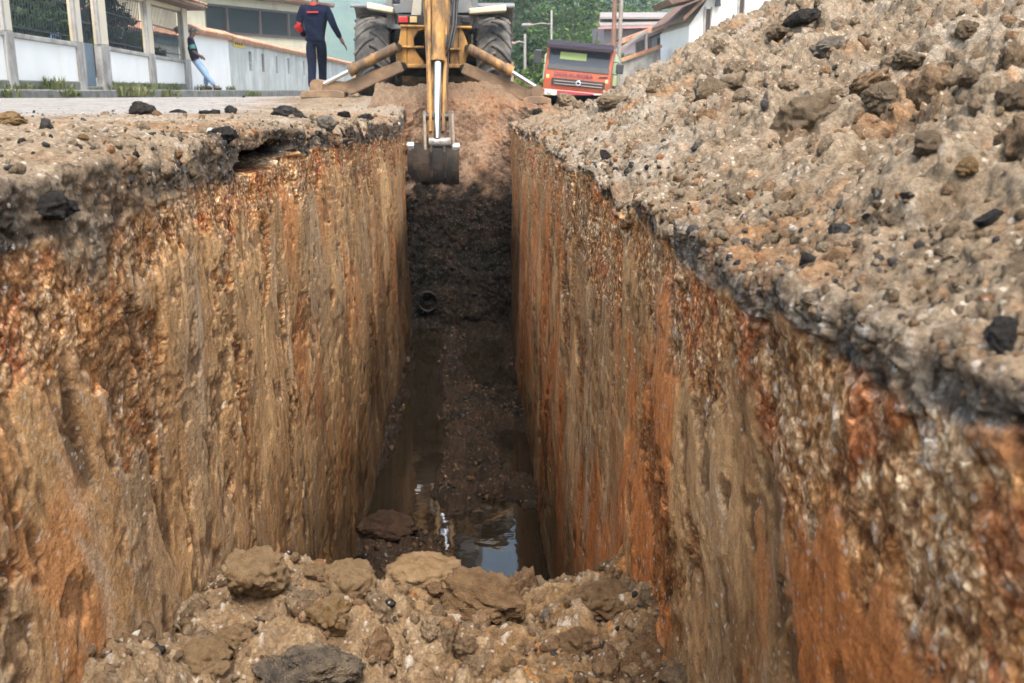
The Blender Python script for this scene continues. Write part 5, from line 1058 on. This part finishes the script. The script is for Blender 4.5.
def twheel(x, y):
    h = MB().lathe([(0, -.1), (.2, -.1), (.24, -.02), (.24, .02), (.2, .1), (0, .1)], (x, y, .44), 'X', 26).build('wheel', M['zinc'], tr, local=True)
    MB().lathe([(.23, -.11), (.36, -.13), (.43, -.11), (.44, 0), (.43, .11), (.36, .13), (.23, .11)], (x, y, .44), 'X', 36).build('tyre', M['rubber'], h, local=True)
for x in (-.92, .92): twheel(x, .95); twheel(x, 4.8)
# ------------------------------------------------------------------ people
def skin_mesh(name, J, E, root, mat, parent, sub=2, loc=(0, 0, 0)):
    keys = list(J); me = bpy.data.meshes.new(name); me.from_pydata([Vector(J[k][0]) for k in keys], [(keys.index(a), keys.index(b_)) for a, b_ in E], [])
    o = bpy.data.objects.new(name, me); COL.objects.link(o); o.modifiers.new('skin', 'SKIN').use_smooth_shade = True
    sk = me.skin_vertices[0].data if me.skin_vertices else None
    if sk is None:
        bpy.context.view_layer.objects.active = o; bpy.context.view_layer.update(); sk = me.skin_vertices[0].data
    for i, k in enumerate(keys): r = J[k][1]; sk[i].radius = (r, r) if not isinstance(r, tuple) else r; sk[i].use_root = (k == root)
    m_ = o.modifiers.new('sub', 'SUBSURF'); m_.levels = sub; m_.render_levels = sub
    me.materials.append(mat); o.parent = parent; return o
def arm_fingers(J, E, s, wrist, hand_dir, side_dir):
    """palm, four bent fingers and a thumb beyond a wrist key"""
    w_ = Vector(J[wrist][0]); d = Vector(hand_dir).normalized(); q = Vector(side_dir).normalized(); n = d.cross(q)
    J[s + 'palm'] = (w_ + d * .085, (.042, .027)); E.append((wrist, s + 'palm'))
    for k, (o_, l) in enumerate(((-.030, .062), (-.010, .075), (.011, .070), (.031, .055))):
        b0 = w_ + d * .098 + q * o_; J[f'{s}f{k}a'] = (b0, .010); J[f'{s}f{k}b'] = (b0 + d * l * .55 + n * .006, .0092); J[f'{s}f{k}c'] = (b0 + d * l + n * .020, .0078); E += [(s + 'palm', f'{s}f{k}a'), (f'{s}f{k}a', f'{s}f{k}b'), (f'{s}f{k}b', f'{s}f{k}c')]
    t0 = w_ + d * .035 - q * .035; J[s + 't0'] = (t0, .013); J[s + 't1'] = (t0 + d * .035 - q * .018 + n * .012, .011); J[s + 't2'] = (t0 + d * .062 - q * .012 + n * .022, .009); E += [(wrist, s + 't0'), (s + 't0', s + 't1'), (s + 't1', s + 't2')]
def person(label, loc, rz, P, cloth, cap=None):
    """P: joint positions in metres above the feet, facing +Y"""
    root = empty('person', loc, label, 'person', rz=rz); V = lambda k: Vector(P[k])
    neck, head = V('neck'), V('head'); up = (head - neck).normalized(); fw = Vector(P['face']).normalized(); rt = fw.cross(up).normalized()
    J = {'pelvis': (V('pelvis'), (.115, .085)), 'waist': (V('waist'), (.105, .078)), 'chest': (V('chest'), (.110, .075)), 'neck': (neck, .056), 'jaw': (head - up * .075 + fw * .012, (.064, .072)), 'skull': (head + up * .01, (.076, .092)), 'crown': (head + up * .085, (.05, .062)), 'nose': (head - up * .02 + fw * .108, .013)}
    E = [('pelvis', 'waist'), ('waist', 'chest'), ('chest', 'neck'), ('neck', 'jaw'), ('jaw', 'skull'), ('skull', 'crown')]
    del J['nose']
    for s, sx in (('l', -1), ('r', 1)):
        J[s + 'sh'] = (V(s + 'sh'), .045); J[s + 'el'] = (V(s + 'el'), .040); J[s + 'wr'] = (V(s + 'wr'), .027); E += [('chest', s + 'sh'), (s + 'sh', s + 'el'), (s + 'el', s + 'wr')]
        fd = V(s + 'wr') - V(s + 'el'); arm_fingers(J, E, s, s + 'wr', fd, P.get(s + 'q', (0, sx, 0)))
        J[s + 'hip'] = (V(s + 'hip'), .088); J[s + 'kn'] = (V(s + 'kn'), .056); J[s + 'an'] = (V(s + 'an'), .040); J[s + 'toe'] = (V(s + 'toe'), .034); E += [('pelvis', s + 'hip'), (s + 'hip', s + 'kn'), (s + 'kn', s + 'an'), (s + 'an', s + 'toe')]
    body = skin_mesh('body', J, E, 'pelvis', M['skin'], root)
    # nose, ears, eyes and mouth of the face
    for nm, c_, r_, m_ in (('nose', head - up * .02 + fw * .098, (.014, .018, .022), 'skin'), ('ear', head - up * .01 + rt * .082, (.010, .022, .032), 'skin'), ('ear', head - up * .01 - rt * .082, (.010, .022, .032), 'skin'), ('eye', head + up * .012 + rt * .032 + fw * .086, (.012, .006, .007), 'black'), ('eye', head + up * .012 - rt * .032 + fw * .086, (.012, .006, .007), 'black'), ('mouth', head - up * .065 + fw * .082, (.024, .006, .006), 'red_lens')):
        bm = bmesh.new(); bmesh.ops.create_uvsphere(bm, u_segments=14, v_segments=10, radius=1); R3 = Matrix((rt, fw, up)).transposed()
        for v in bm.verts: v.co = c_ + R3 @ Vector((v.co.x * r_[0], v.co.y * r_[1], v.co.z * r_[2]))
        me = bpy.data.meshes.new(nm); bm.to_mesh(me); bm.free(); me.materials.append(M[m_] if m_ != 'red_lens' else paint('lip', (.16, .06, .05), .6)); o = bpy.data.objects.new(nm, me); COL.objects.link(o); o.parent = body
    # hair or cap: a shell over the skull
    bm = bmesh.new(); bmesh.ops.create_uvsphere(bm, u_segments=22, v_segments=16, radius=1); R3 = Matrix((rt, fw, up)).transposed(); kill = []
    for v in bm.verts:
        q = v.co.copy()
        if q.z < -.25 or (q.y > .35 and q.z < .35): kill.append(v)
        v.co = head + up * .030 - fw * .006 + R3 @ Vector((q.x * .092, q.y * .108, q.z * .108))
    bmesh.ops.delete(bm, geom=kill, context='VERTS')
    if cap:
        pass
    me = bpy.data.meshes.new('hair'); bm.to_mesh(me); bm.free(); me.materials.append(M[cap] if cap else M['hair']); o = bpy.data.objects.new('cap' if cap else 'hair', me); COL.objects.link(o); o.parent = body; md = o.modifiers.new('s', 'SOLIDIFY'); md.thickness = .012; [setattr(p, 'use_smooth', True) for p in me.polygons]
    if cap:
        pk = MB(); pts = [head + up * .055 + fw * (.08 + .09 * math.cos(a)) + rt * (.075 * math.sin(a)) for a in [k * math.pi / 8 - math.pi / 2 for k in range(9)]]; pk.prism(pts, up * .010); pk.build('cap_peak', M[cap], o, local=True)
    # clothes
    top, bottom = cloth['top'], cloth['bottom']
    J2 = {'hem': (V('pelvis') + (V('pelvis') - V('waist')).normalized() * .10, (.185, .135)), 'waist': (V('waist'), (.168, .128)), 'chest': (V('chest'), (.182, .135)), 'yoke': (neck - up * .075, (.13, .085)), 'collar': (neck - up * .0, (.072, .070))}; E2 = [('hem', 'waist'), ('waist', 'chest'), ('chest', 'yoke'), ('yoke', 'collar')]
    for s in 'lr':
        el, wr = V(s + 'el'), V(s + 'wr'); J2[s + 'sh'] = (V(s + 'sh'), .080); J2[s + 'el'] = (el, .060); E2 += [('chest', s + 'sh'), (s + 'sh', s + 'el')]
        if cloth.get('long', True): J2[s + 'wr'] = (wr - (wr - el).normalized() * .02, .044); E2 += [(s + 'el', s + 'wr')]
    jk = skin_mesh(cloth['top_name'], J2, E2, 'waist', M[top], root)
    J3 = {'pelvis': (V('pelvis'), (.155, .118)), 'belt': (V('waist') * .55 + V('pelvis') * .45, (.146, .108))}; E3 = [('pelvis', 'belt')]
    for s in 'lr': J3[s + 'hip'] = (V(s + 'hip'), .108); J3[s + 'kn'] = (V(s + 'kn'), .078); J3[s + 'an'] = (V(s + 'an') + Vector((0, 0, .02)), .066); E3 += [('pelvis', s + 'hip'), (s + 'hip', s + 'kn'), (s + 'kn', s + 'an')]
    skin_mesh('trousers', J3, E3, 'pelvis', M[bottom], root)
    for s in 'lr':
        a, t = V(s + 'an'), V(s + 'toe'); d = (t - a); d.z = 0; d.normalize(); h0 = Vector((a.x, a.y, .05)) - d * .05
        skin_mesh('shoe', {'heel': (h0, (.050, .050)), 'mid': (Vector((a.x, a.y, .055)) + d * .06, (.048, .046)), 'toe': (Vector((a.x, a.y, .040)) + d * .17, (.046, .034))}, [('heel', 'mid'), ('mid', 'toe')], 'heel', M['shoe'], root, 1)
    return root, jk
# the man walking away beside the machine, a phone in his right hand
YM = 17.4; pm = PY(318, 90, YM)
walk = {'pelvis': (0, 0, .95), 'waist': (.0, .01, 1.10), 'chest': (-.005, .02, 1.33), 'neck': (0, .04, 1.50), 'head': (.01, .07, 1.635), 'face': (.10, 1, -.05), 'lsh': (-.20, .01, 1.42), 'lel': (-.265, -.06, 1.14), 'lwr': (-.20, .12, .98), 'rsh': (.20, .03, 1.42), 'rel': (.315, -.02, 1.15), 'rwr': (.405, .10, .94), 'rq': (0, 1, 0), 'lhip': (-.09, 0, .90), 'lkn': (-.075, -.02, .50), 'lan': (-.06, -.20, .12), 'ltoe': (-.07, -.07, .05), 'rhip': (.09, 0, .90), 'rkn': (.06, .16, .50), 'ran': (.035, .24, .09), 'rtoe': (.045, .38, .05)}
zg = float(zroad(np.array(pm.x), np.array(YM))) - .02
mw, jk = person('man in dark navy jacket and trousers walking away beside the backhoe, phone in hand', (pm.x, YM, zg), R(-4), walk, {'top': 'navy', 'bottom': 'navy_trouser', 'top_name': 'jacket'})
for nm, poly, th in (('back_print', [(-.10, -.125, 1.350), (.085, -.125, 1.350), (.085, -.122, 1.370), (-.10, -.122, 1.370)], .03), ):
    MB().prism(poly, (0, th, 0)).build(nm, M['red_cloth'], jk, local=True)
MB().path([(-.245, -.075, 1.20), (-.275, -.07, 1.13), (-.245, -.01, 1.07)], [.045, .066, .052], 12).build('sleeve_patch', M['red_cloth'], jk, local=True)
MB().path([(-.005, .035, 1.455), (.0, .043, 1.495)], [.082, .072], 18).build('collar', M['red_cloth'], jk, local=True)
m4 = Matrix.Rotation(R(-4), 3, 'Z'); q = m4 @ Vector((.455, .175, .835)); tag(MB().box(Vector((pm.x, YM, zg)) + q, (.012, .075, .15), (R(35), R(-18), 0)).build('phone', M['black'], None, .004), 'black phone held in the right hand of the walking man', 'phone')
# the man leaning against the end pillar of the garden wall
YL = 28.4; pl = PY(209, 89, YL)
lean = {'pelvis': (0, -.26, .84), 'waist': (0, -.30, .99), 'chest': (0, -.33, 1.20), 'neck': (0, -.32, 1.37), 'head': (0, -.27, 1.50), 'face': (-.15, 1, -.15), 'lsh': (-.19, -.33, 1.29), 'lel': (-.25, -.32, 1.01), 'lwr': (-.10, -.13, .90), 'rsh': (.19, -.33, 1.29), 'rel': (.25, -.30, 1.01), 'rwr': (.08, -.10, .88), 'lq': (0, 0, 1), 'rq': (0, 0, -1), 'lhip': (-.09, -.25, .79), 'lkn': (-.10, .02, .45), 'lan': (-.10, -.02, .10), 'ltoe': (-.11, .14, .04), 'rhip': (.09, -.25, .79), 'rkn': (.09, -.04, .43), 'ran': (.085, .20, .10), 'rtoe': (.10, .36, .04)}
ml, sj = person('man in dark cap and pale blue jeans leaning against the garden wall pillar', (pl.x - .05, YL, .28), R(-72), lean, {'top': 'shirt_dark', 'bottom': 'jeans', 'top_name': 'shirt', 'long': False}, 'black')
MB().path([(.225, -.317, 1.17), (.245, -.31, 1.07)], [.078, .072], 14).build('sleeve_band', M['teal_cloth'], sj, local=True)
# ------------------------------------------------------------------ single rocks, clods and lumps of asphalt one can point to
def rock_mat(name, a, b_, c3=None, bump=.9, scale=3.0):
    m, nt, b = newmat(name); L = nt.links; tc = nt.nodes.new('ShaderNodeTexCoord')
    n1 = nd(nt, 'ShaderNodeTexNoise', Scale=scale, Detail=10.0, Roughness=.72); L.new(tc.outputs['Object'], n1.inputs['Vector'])
    st = [(.36, a), (.62, b_)] + ([(.70, c3)] if c3 else []); L.new(ramp(nt, n1.outputs[0], st), b.inputs['Base Color'])
    n2 = nd(nt, 'ShaderNodeTexNoise', Scale=scale * 9, Detail=8.0, Roughness=.7); L.new(tc.outputs['Object'], n2.inputs['Vector'])
    v = nd(nt, 'ShaderNodeTexVoronoi', Scale=scale * 12); L.new(tc.outputs['Object'], v.inputs['Vector']); ad = nd(nt, 'ShaderNodeMath', operation='MULTIPLY_ADD'); ad.inputs[1].default_value = -.4; L.new(v.outputs['Distance'], ad.inputs[0]); L.new(n2.outputs[0], ad.inputs[2])
    bp = nd(nt, 'ShaderNodeBump', Strength=bump, Distance=.03); L.new(ad.outputs[0], bp.inputs['Height']); L.new(bp.outputs[0], b.inputs['Normal']); b.inputs['Roughness'].default_value = .92; b.inputs['Specular IOR Level'].default_value = .08; return m
RM = {'tan': rock_mat('tan_clod', (.24, .150, .074), (.40, .275, .155), (.46, .34, .22)), 'brown': rock_mat('brown_clod', (.15, .088, .044), (.29, .185, .10)), 'orange': rock_mat('ochre_clod', (.24, .125, .04), (.36, .26, .15), (.44, .39, .31)), 'asphalt': rock_mat('broken_asphalt', (.035, .032, .031), (.10, .09, .082), (.26, .21, .155), 1.0, 5), 'heap': rock_mat('dry_heap_clod', (.165, .118, .074), (.285, .215, .145), (.33, .26, .185)), 'wet': rock_mat('wet_brown_clod', (.03, .017, .011), (.07, .04, .025)), 'grey': rock_mat('grey_stone', (.17, .145, .115), (.28, .24, .195)), 'crust': rock_mat('asphalt_crusted_with_clay', (.06, .055, .05), (.27, .21, .145), (.50, .34, .17), 1.0, 2.2)}
FL = PFLOOR
def rock(name, P, px, py, wpx, flat, mk, label, seed, sink=.35, rot=(0, 0, 0), ang=.6, group=None, cat='rock'):
    """a rock whose middle shows at a place of the sheet P, wpx wide there"""
    p = hit(P, px, py + wpx * flat[2] * .25); dist = (p - CP).length; s = wpx * dist / FPX / 2 * (.8 if mk == 'asphalt' else 1)
    bm = rock_shape(seed, 5, ang, (1, flat[1], flat[2]), .17); me = bpy.data.meshes.new(name); bm.to_mesh(me); bm.free(); [setattr(f, 'use_smooth', True) for f in me.polygons]
    me.materials.append(RM[mk]); o = bpy.data.objects.new(name, me); COL.objects.link(o); o.location = p + Vector((0, 0, s * flat[2] * (1 - 2 * sink) * .6)); o.scale = (s, s, s); o.rotation_euler = rot
    return tag(o, label, cat, group)
G1 = 'clods on the fallen earth in the trench'; G2 = 'asphalt lumps along the left trench edge'; G3 = 'big lumps on the spoil heap'
rock('clod', FL, 255, 566, 62, (1, .9, .85), 'tan', 'big tan clod leaning against the left trench wall', 21, .15, (.2, .3, .5), .7, G1, 'clod')
rock('clod', FL, 350, 573, 54, (1, .95, .8), 'tan', 'rounded tan clod at the back of the fallen earth', 22, .2, (.1, 0, 1.1), .55, G1, 'clod')
rock('stone', FL, 332, 612, 46, (1, .9, .95), 'orange', 'yellow orange stone with white patches in the fallen earth', 23, .2, (0, .2, .3), .9, G1, 'stone')
rock('clod', FL, 484, 593, 92, (1, .65, .48), 'brown', 'long brown clod with a dark underside in the middle of the fallen earth', 24, .2, (.25, .28, -.35), .75, G1, 'clod')
rock('asphalt_lump', FL, 312, 662, 98, (1, .7, .42), 'crust', 'flat lump of asphalt crusted with ochre clay at the photo bottom', 25, .25, (.15, .05, .1), .9, G1, 'asphalt lump')
rock('clod', FL, 577, 636, 42, (1, .8, .7), 'brown', 'dark brown clod low on the right of the fallen earth', 26, .3, (0, .1, .4), .6, G1, 'clod')
rock('clod', FL, 597, 594, 66, (1, .75, .5), 'brown', 'flat brown clod by the right trench wall', 27, .25, (.1, 0, .2), .6, G1, 'clod')
rock('clod', FL, 204, 658, 56, (1, .9, .8), 'tan', 'pale tan clod at the lower left corner of the fallen earth', 28, .25, (.3, .1, 0), .6, G1, 'clod')
rock('clod', FL, 236, 634, 44, (1, .9, .75), 'tan', 'small tan clod in front of the big leaning one', 29, .25, (0, .3, .8), .6, G1, 'clod')
rock('clod', FL, 318, 566, 30, (1, .7, .6), 'tan', 'small flat clod between the two big tan clods', 30, .25, (0, .1, .3), .7, G1, 'clod')
rock('clod', FL, 430, 566, 80, (1, .8, .45), 'tan', 'broad low tan clod at the crest of the fallen earth', 31, .4, (.1, .05, .2), .5, G1, 'clod')
rock('stone', FL, 545, 611, 15, (1, .9, .9), 'grey', 'small pale stone right of the long brown clod', 32, .25, (0, 0, .3), .8, G1, 'stone')
rock('stone', FL, 511, 660, 17, (1, .9, .8), 'orange', 'small pale yellow stone low in the middle of the fallen earth', 33, .3, (0, 0, .3), .8, G1, 'stone')
rock('clod', FL, 385, 520, 60, (1, .8, .4), 'wet', 'dark red brown clod on the wet floor behind the fallen earth', 34, .35, (.1, .1, .3), .6, None, 'clod')
rock('asphalt_lump', PL, 143, 105, 36, (1, .6, .62), 'asphalt', 'big black asphalt lump with a pale top on the left road', 41, .25, (.1, .35, .1), .95, G2, 'asphalt lump')
rock('asphalt_lump', PL, 178, 107, 20, (1, .7, .4), 'asphalt', 'low asphalt lump just right of the biggest one', 42, .3, (0, .1, .5), .9, G2, 'asphalt lump')
rock('asphalt_lump', PL, 232, 106, 17, (1, .8, .75), 'asphalt', 'round black lump above the left end of the hollow', 43, .2, (0, 0, .8), .8, G2, 'asphalt lump')
rock('asphalt_lump', PL, 217, 108, 14, (1, .8, .55), 'asphalt', 'smaller black lump left of the round one', 44, .3, (0, 0, .2), .9, G2, 'asphalt lump')
rock('asphalt_lump', PL, 204, 108, 16, (1, .7, .4), 'asphalt', 'flat dark lump between two other asphalt lumps on the road', 45, .3, (0, 0, .2), .9, G2, 'asphalt lump')
rock('asphalt_lump', PL, 290, 108, 44, (1, .8, .5), 'asphalt', 'wide broken asphalt slab over the right part of the hollow', 46, .35, (0, .08, .2), .95, G2, 'asphalt lump')
rock('asphalt_lump', PL, 330, 122, 22, (1, .8, .7), 'grey', 'grey lump at the right end of the hollow', 47, .3, (0, 0, .7), .9, G2, 'asphalt lump')
rock('asphalt_lump', PL, 367, 112, 26, (1, .8, .5), 'asphalt', 'dark lump on the left rim nearest the bucket', 48, .3, (0, 0, .7), .9, G2, 'asphalt lump')
rock('asphalt_lump', PL, 345, 110, 20, (1, .8, .5), 'asphalt', 'dark lump beside a grey one on the left rim', 49, .3, (0, .2, 1.7), .9, G2, 'asphalt lump')
rock('asphalt_lump', PL, 226, 131, 34, (1, .8, .7), 'asphalt', 'ragged asphalt block at the left end of the hollow', 50, .3, (.2, .2, .4), .95, G2, 'asphalt lump')
rock('asphalt_lump', PL, 55, 200, 60, (1, .8, .6), 'asphalt', 'crumbling black asphalt block on the near left lip', 51, .4, (0, .1, .4), .95, G2, 'asphalt lump')
rock('stone', PL, 12, 117, 34, (1, .7, .4), 'orange', 'pale orange slab of clay lying at the photo edge on the left road', 52, .3, (0, 0, .1), .8, None, 'stone')
rock('stone', PL, 85, 134, 11, (1, .8, .7), 'orange', 'small orange stone on the dusty left road', 53, .2, (0, 0, .1), .8, None, 'stone')
for k, (px, py, w_, fl, mk, lab) in enumerate((
        (805, 112, 66, (1, .8, .85), 'heap', 'large upright tan lump low on the heap face'), (907, 55, 38, (1, .8, .6), 'heap', 'brown lump high on the right of the heap'), (825, 47, 36, (1, .6, .5), 'grey', 'grey flat slab on the upper heap face'), (965, 28, 26, (1, .7, .7), 'heap', 'reddish brown stone near the top of the heap'),
        (882, 98, 44, (1, .8, .7), 'heap', 'knobbly tan lump in the middle of the heap face'), (925, 140, 30, (1, .9, .85), 'heap', 'round grey lump on the lower right heap face'), (966, 77, 28, (1, .8, .6), 'heap', 'tan lump beside the upper right photo edge'), (800, 18, 40, (1, .8, .5), 'asphalt', 'black asphalt lump on the crest of the heap'),
        (775, 28, 30, (1, .8, .6), 'heap', 'dark earth lump on the crest left of the black one'), (1012, 95, 34, (1, .8, .9), 'heap', 'tall tan lump cut by the right photo edge'), (735, 82, 26, (1, .8, .6), 'heap', 'tan lump on the far lower heap face'), (565, 96, 30, (1, .7, .7), 'heap', 'brown clod in front of the truck bumper'),
        (610, 100, 36, (1, .6, .4), 'heap', 'flat grey slab at the heap foot by the truck'), (968, 168, 26, (1, .8, .7), 'orange', 'ochre lump on the lower right heap face'))):
    rock('clod', PR, px, py, w_, fl, mk, lab, 60 + k, .3, (.1 * (k % 3), .1 * (k % 4), k * 1.3), .65, G3, 'clod')
for k, (px, py, w_, lab) in enumerate(((905, 193, 17, 'shiny black asphalt bit on the near right rim, upper of two'), (863, 217, 14, 'black asphalt bit below the shiny one on the right rim'), (535, 108, 18, 'black asphalt lump at the far right corner of the trench'), (515, 113, 14, 'smaller black lump at the far right corner of the trench'), (985, 215, 34, 'dark crumbling asphalt lump at the right photo edge'), (1005, 330, 60, 'large black asphalt block on the near right trench lip'), (606, 152, 20, 'grey asphalt lump on the far right trench lip'))):
    rock('asphalt_lump', PR, px, py, w_, (1, .7, .55), 'asphalt', lab, 80 + k, .3, (0, .1 * k, k * .9), .9, 'asphalt lumps along the right trench edge', 'asphalt lump')
# ------------------------------------------------------------------ light
w = bpy.data.worlds.new('World'); SC.world = w; w.use_nodes = True
nt = w.node_tree; bg = nt.nodes['Background']; sky = nt.nodes.new('ShaderNodeTexSky'); sky.sky_type = 'NISHITA'; sky.sun_disc = False
SUN_EL, SUN_AZ = R(60), R(172)          # azimuth from +Y, clockwise seen from above
sky.sun_elevation = SUN_EL; sky.sun_rotation = SUN_AZ; sky.air_density = 1.3; sky.dust_density = 5.0; sky.ozone_density = 1.0
nt.links.new(sky.outputs[0], bg.inputs[0]); bg.inputs[1].default_value = 0.115
sd = bpy.data.lights.new('sun', 'SUN'); so = bpy.data.objects.new('sun', sd); COL.objects.link(so)
sd.energy = 1.5; sd.angle = R(24); sd.color = (1, .96, .9)
dirv = Vector((math.sin(SUN_AZ) * math.cos(SUN_EL), math.cos(SUN_AZ) * math.cos(SUN_EL), math.sin(SUN_EL)))
so.rotation_euler = dirv.to_track_quat('Z', 'Y').to_euler()
SC.view_settings.view_transform = 'Standard'; SC.view_settings.look = 'None'; SC.view_settings.exposure = EXPOSURE; SC.view_settings.gamma = 1
SC.view_settings.use_curve_mapping = False
SC.render.engine = 'CYCLES'; SC.cycles.use_denoising = True; SC.cycles.denoiser = 'OPENIMAGEDENOISE'; SC.cycles.denoising_prefilter = 'ACCURATE'
SC.cycles.use_adaptive_sampling = True; SC.cycles.adaptive_threshold = .025; SC.cycles.adaptive_min_samples = 20; SC.cycles.max_bounces = 8; SC.cycles.diffuse_bounces = 4; SC.cycles.volume_bounces = 1; SC.cycles.caustics_reflective = False; SC.cycles.caustics_refractive = False
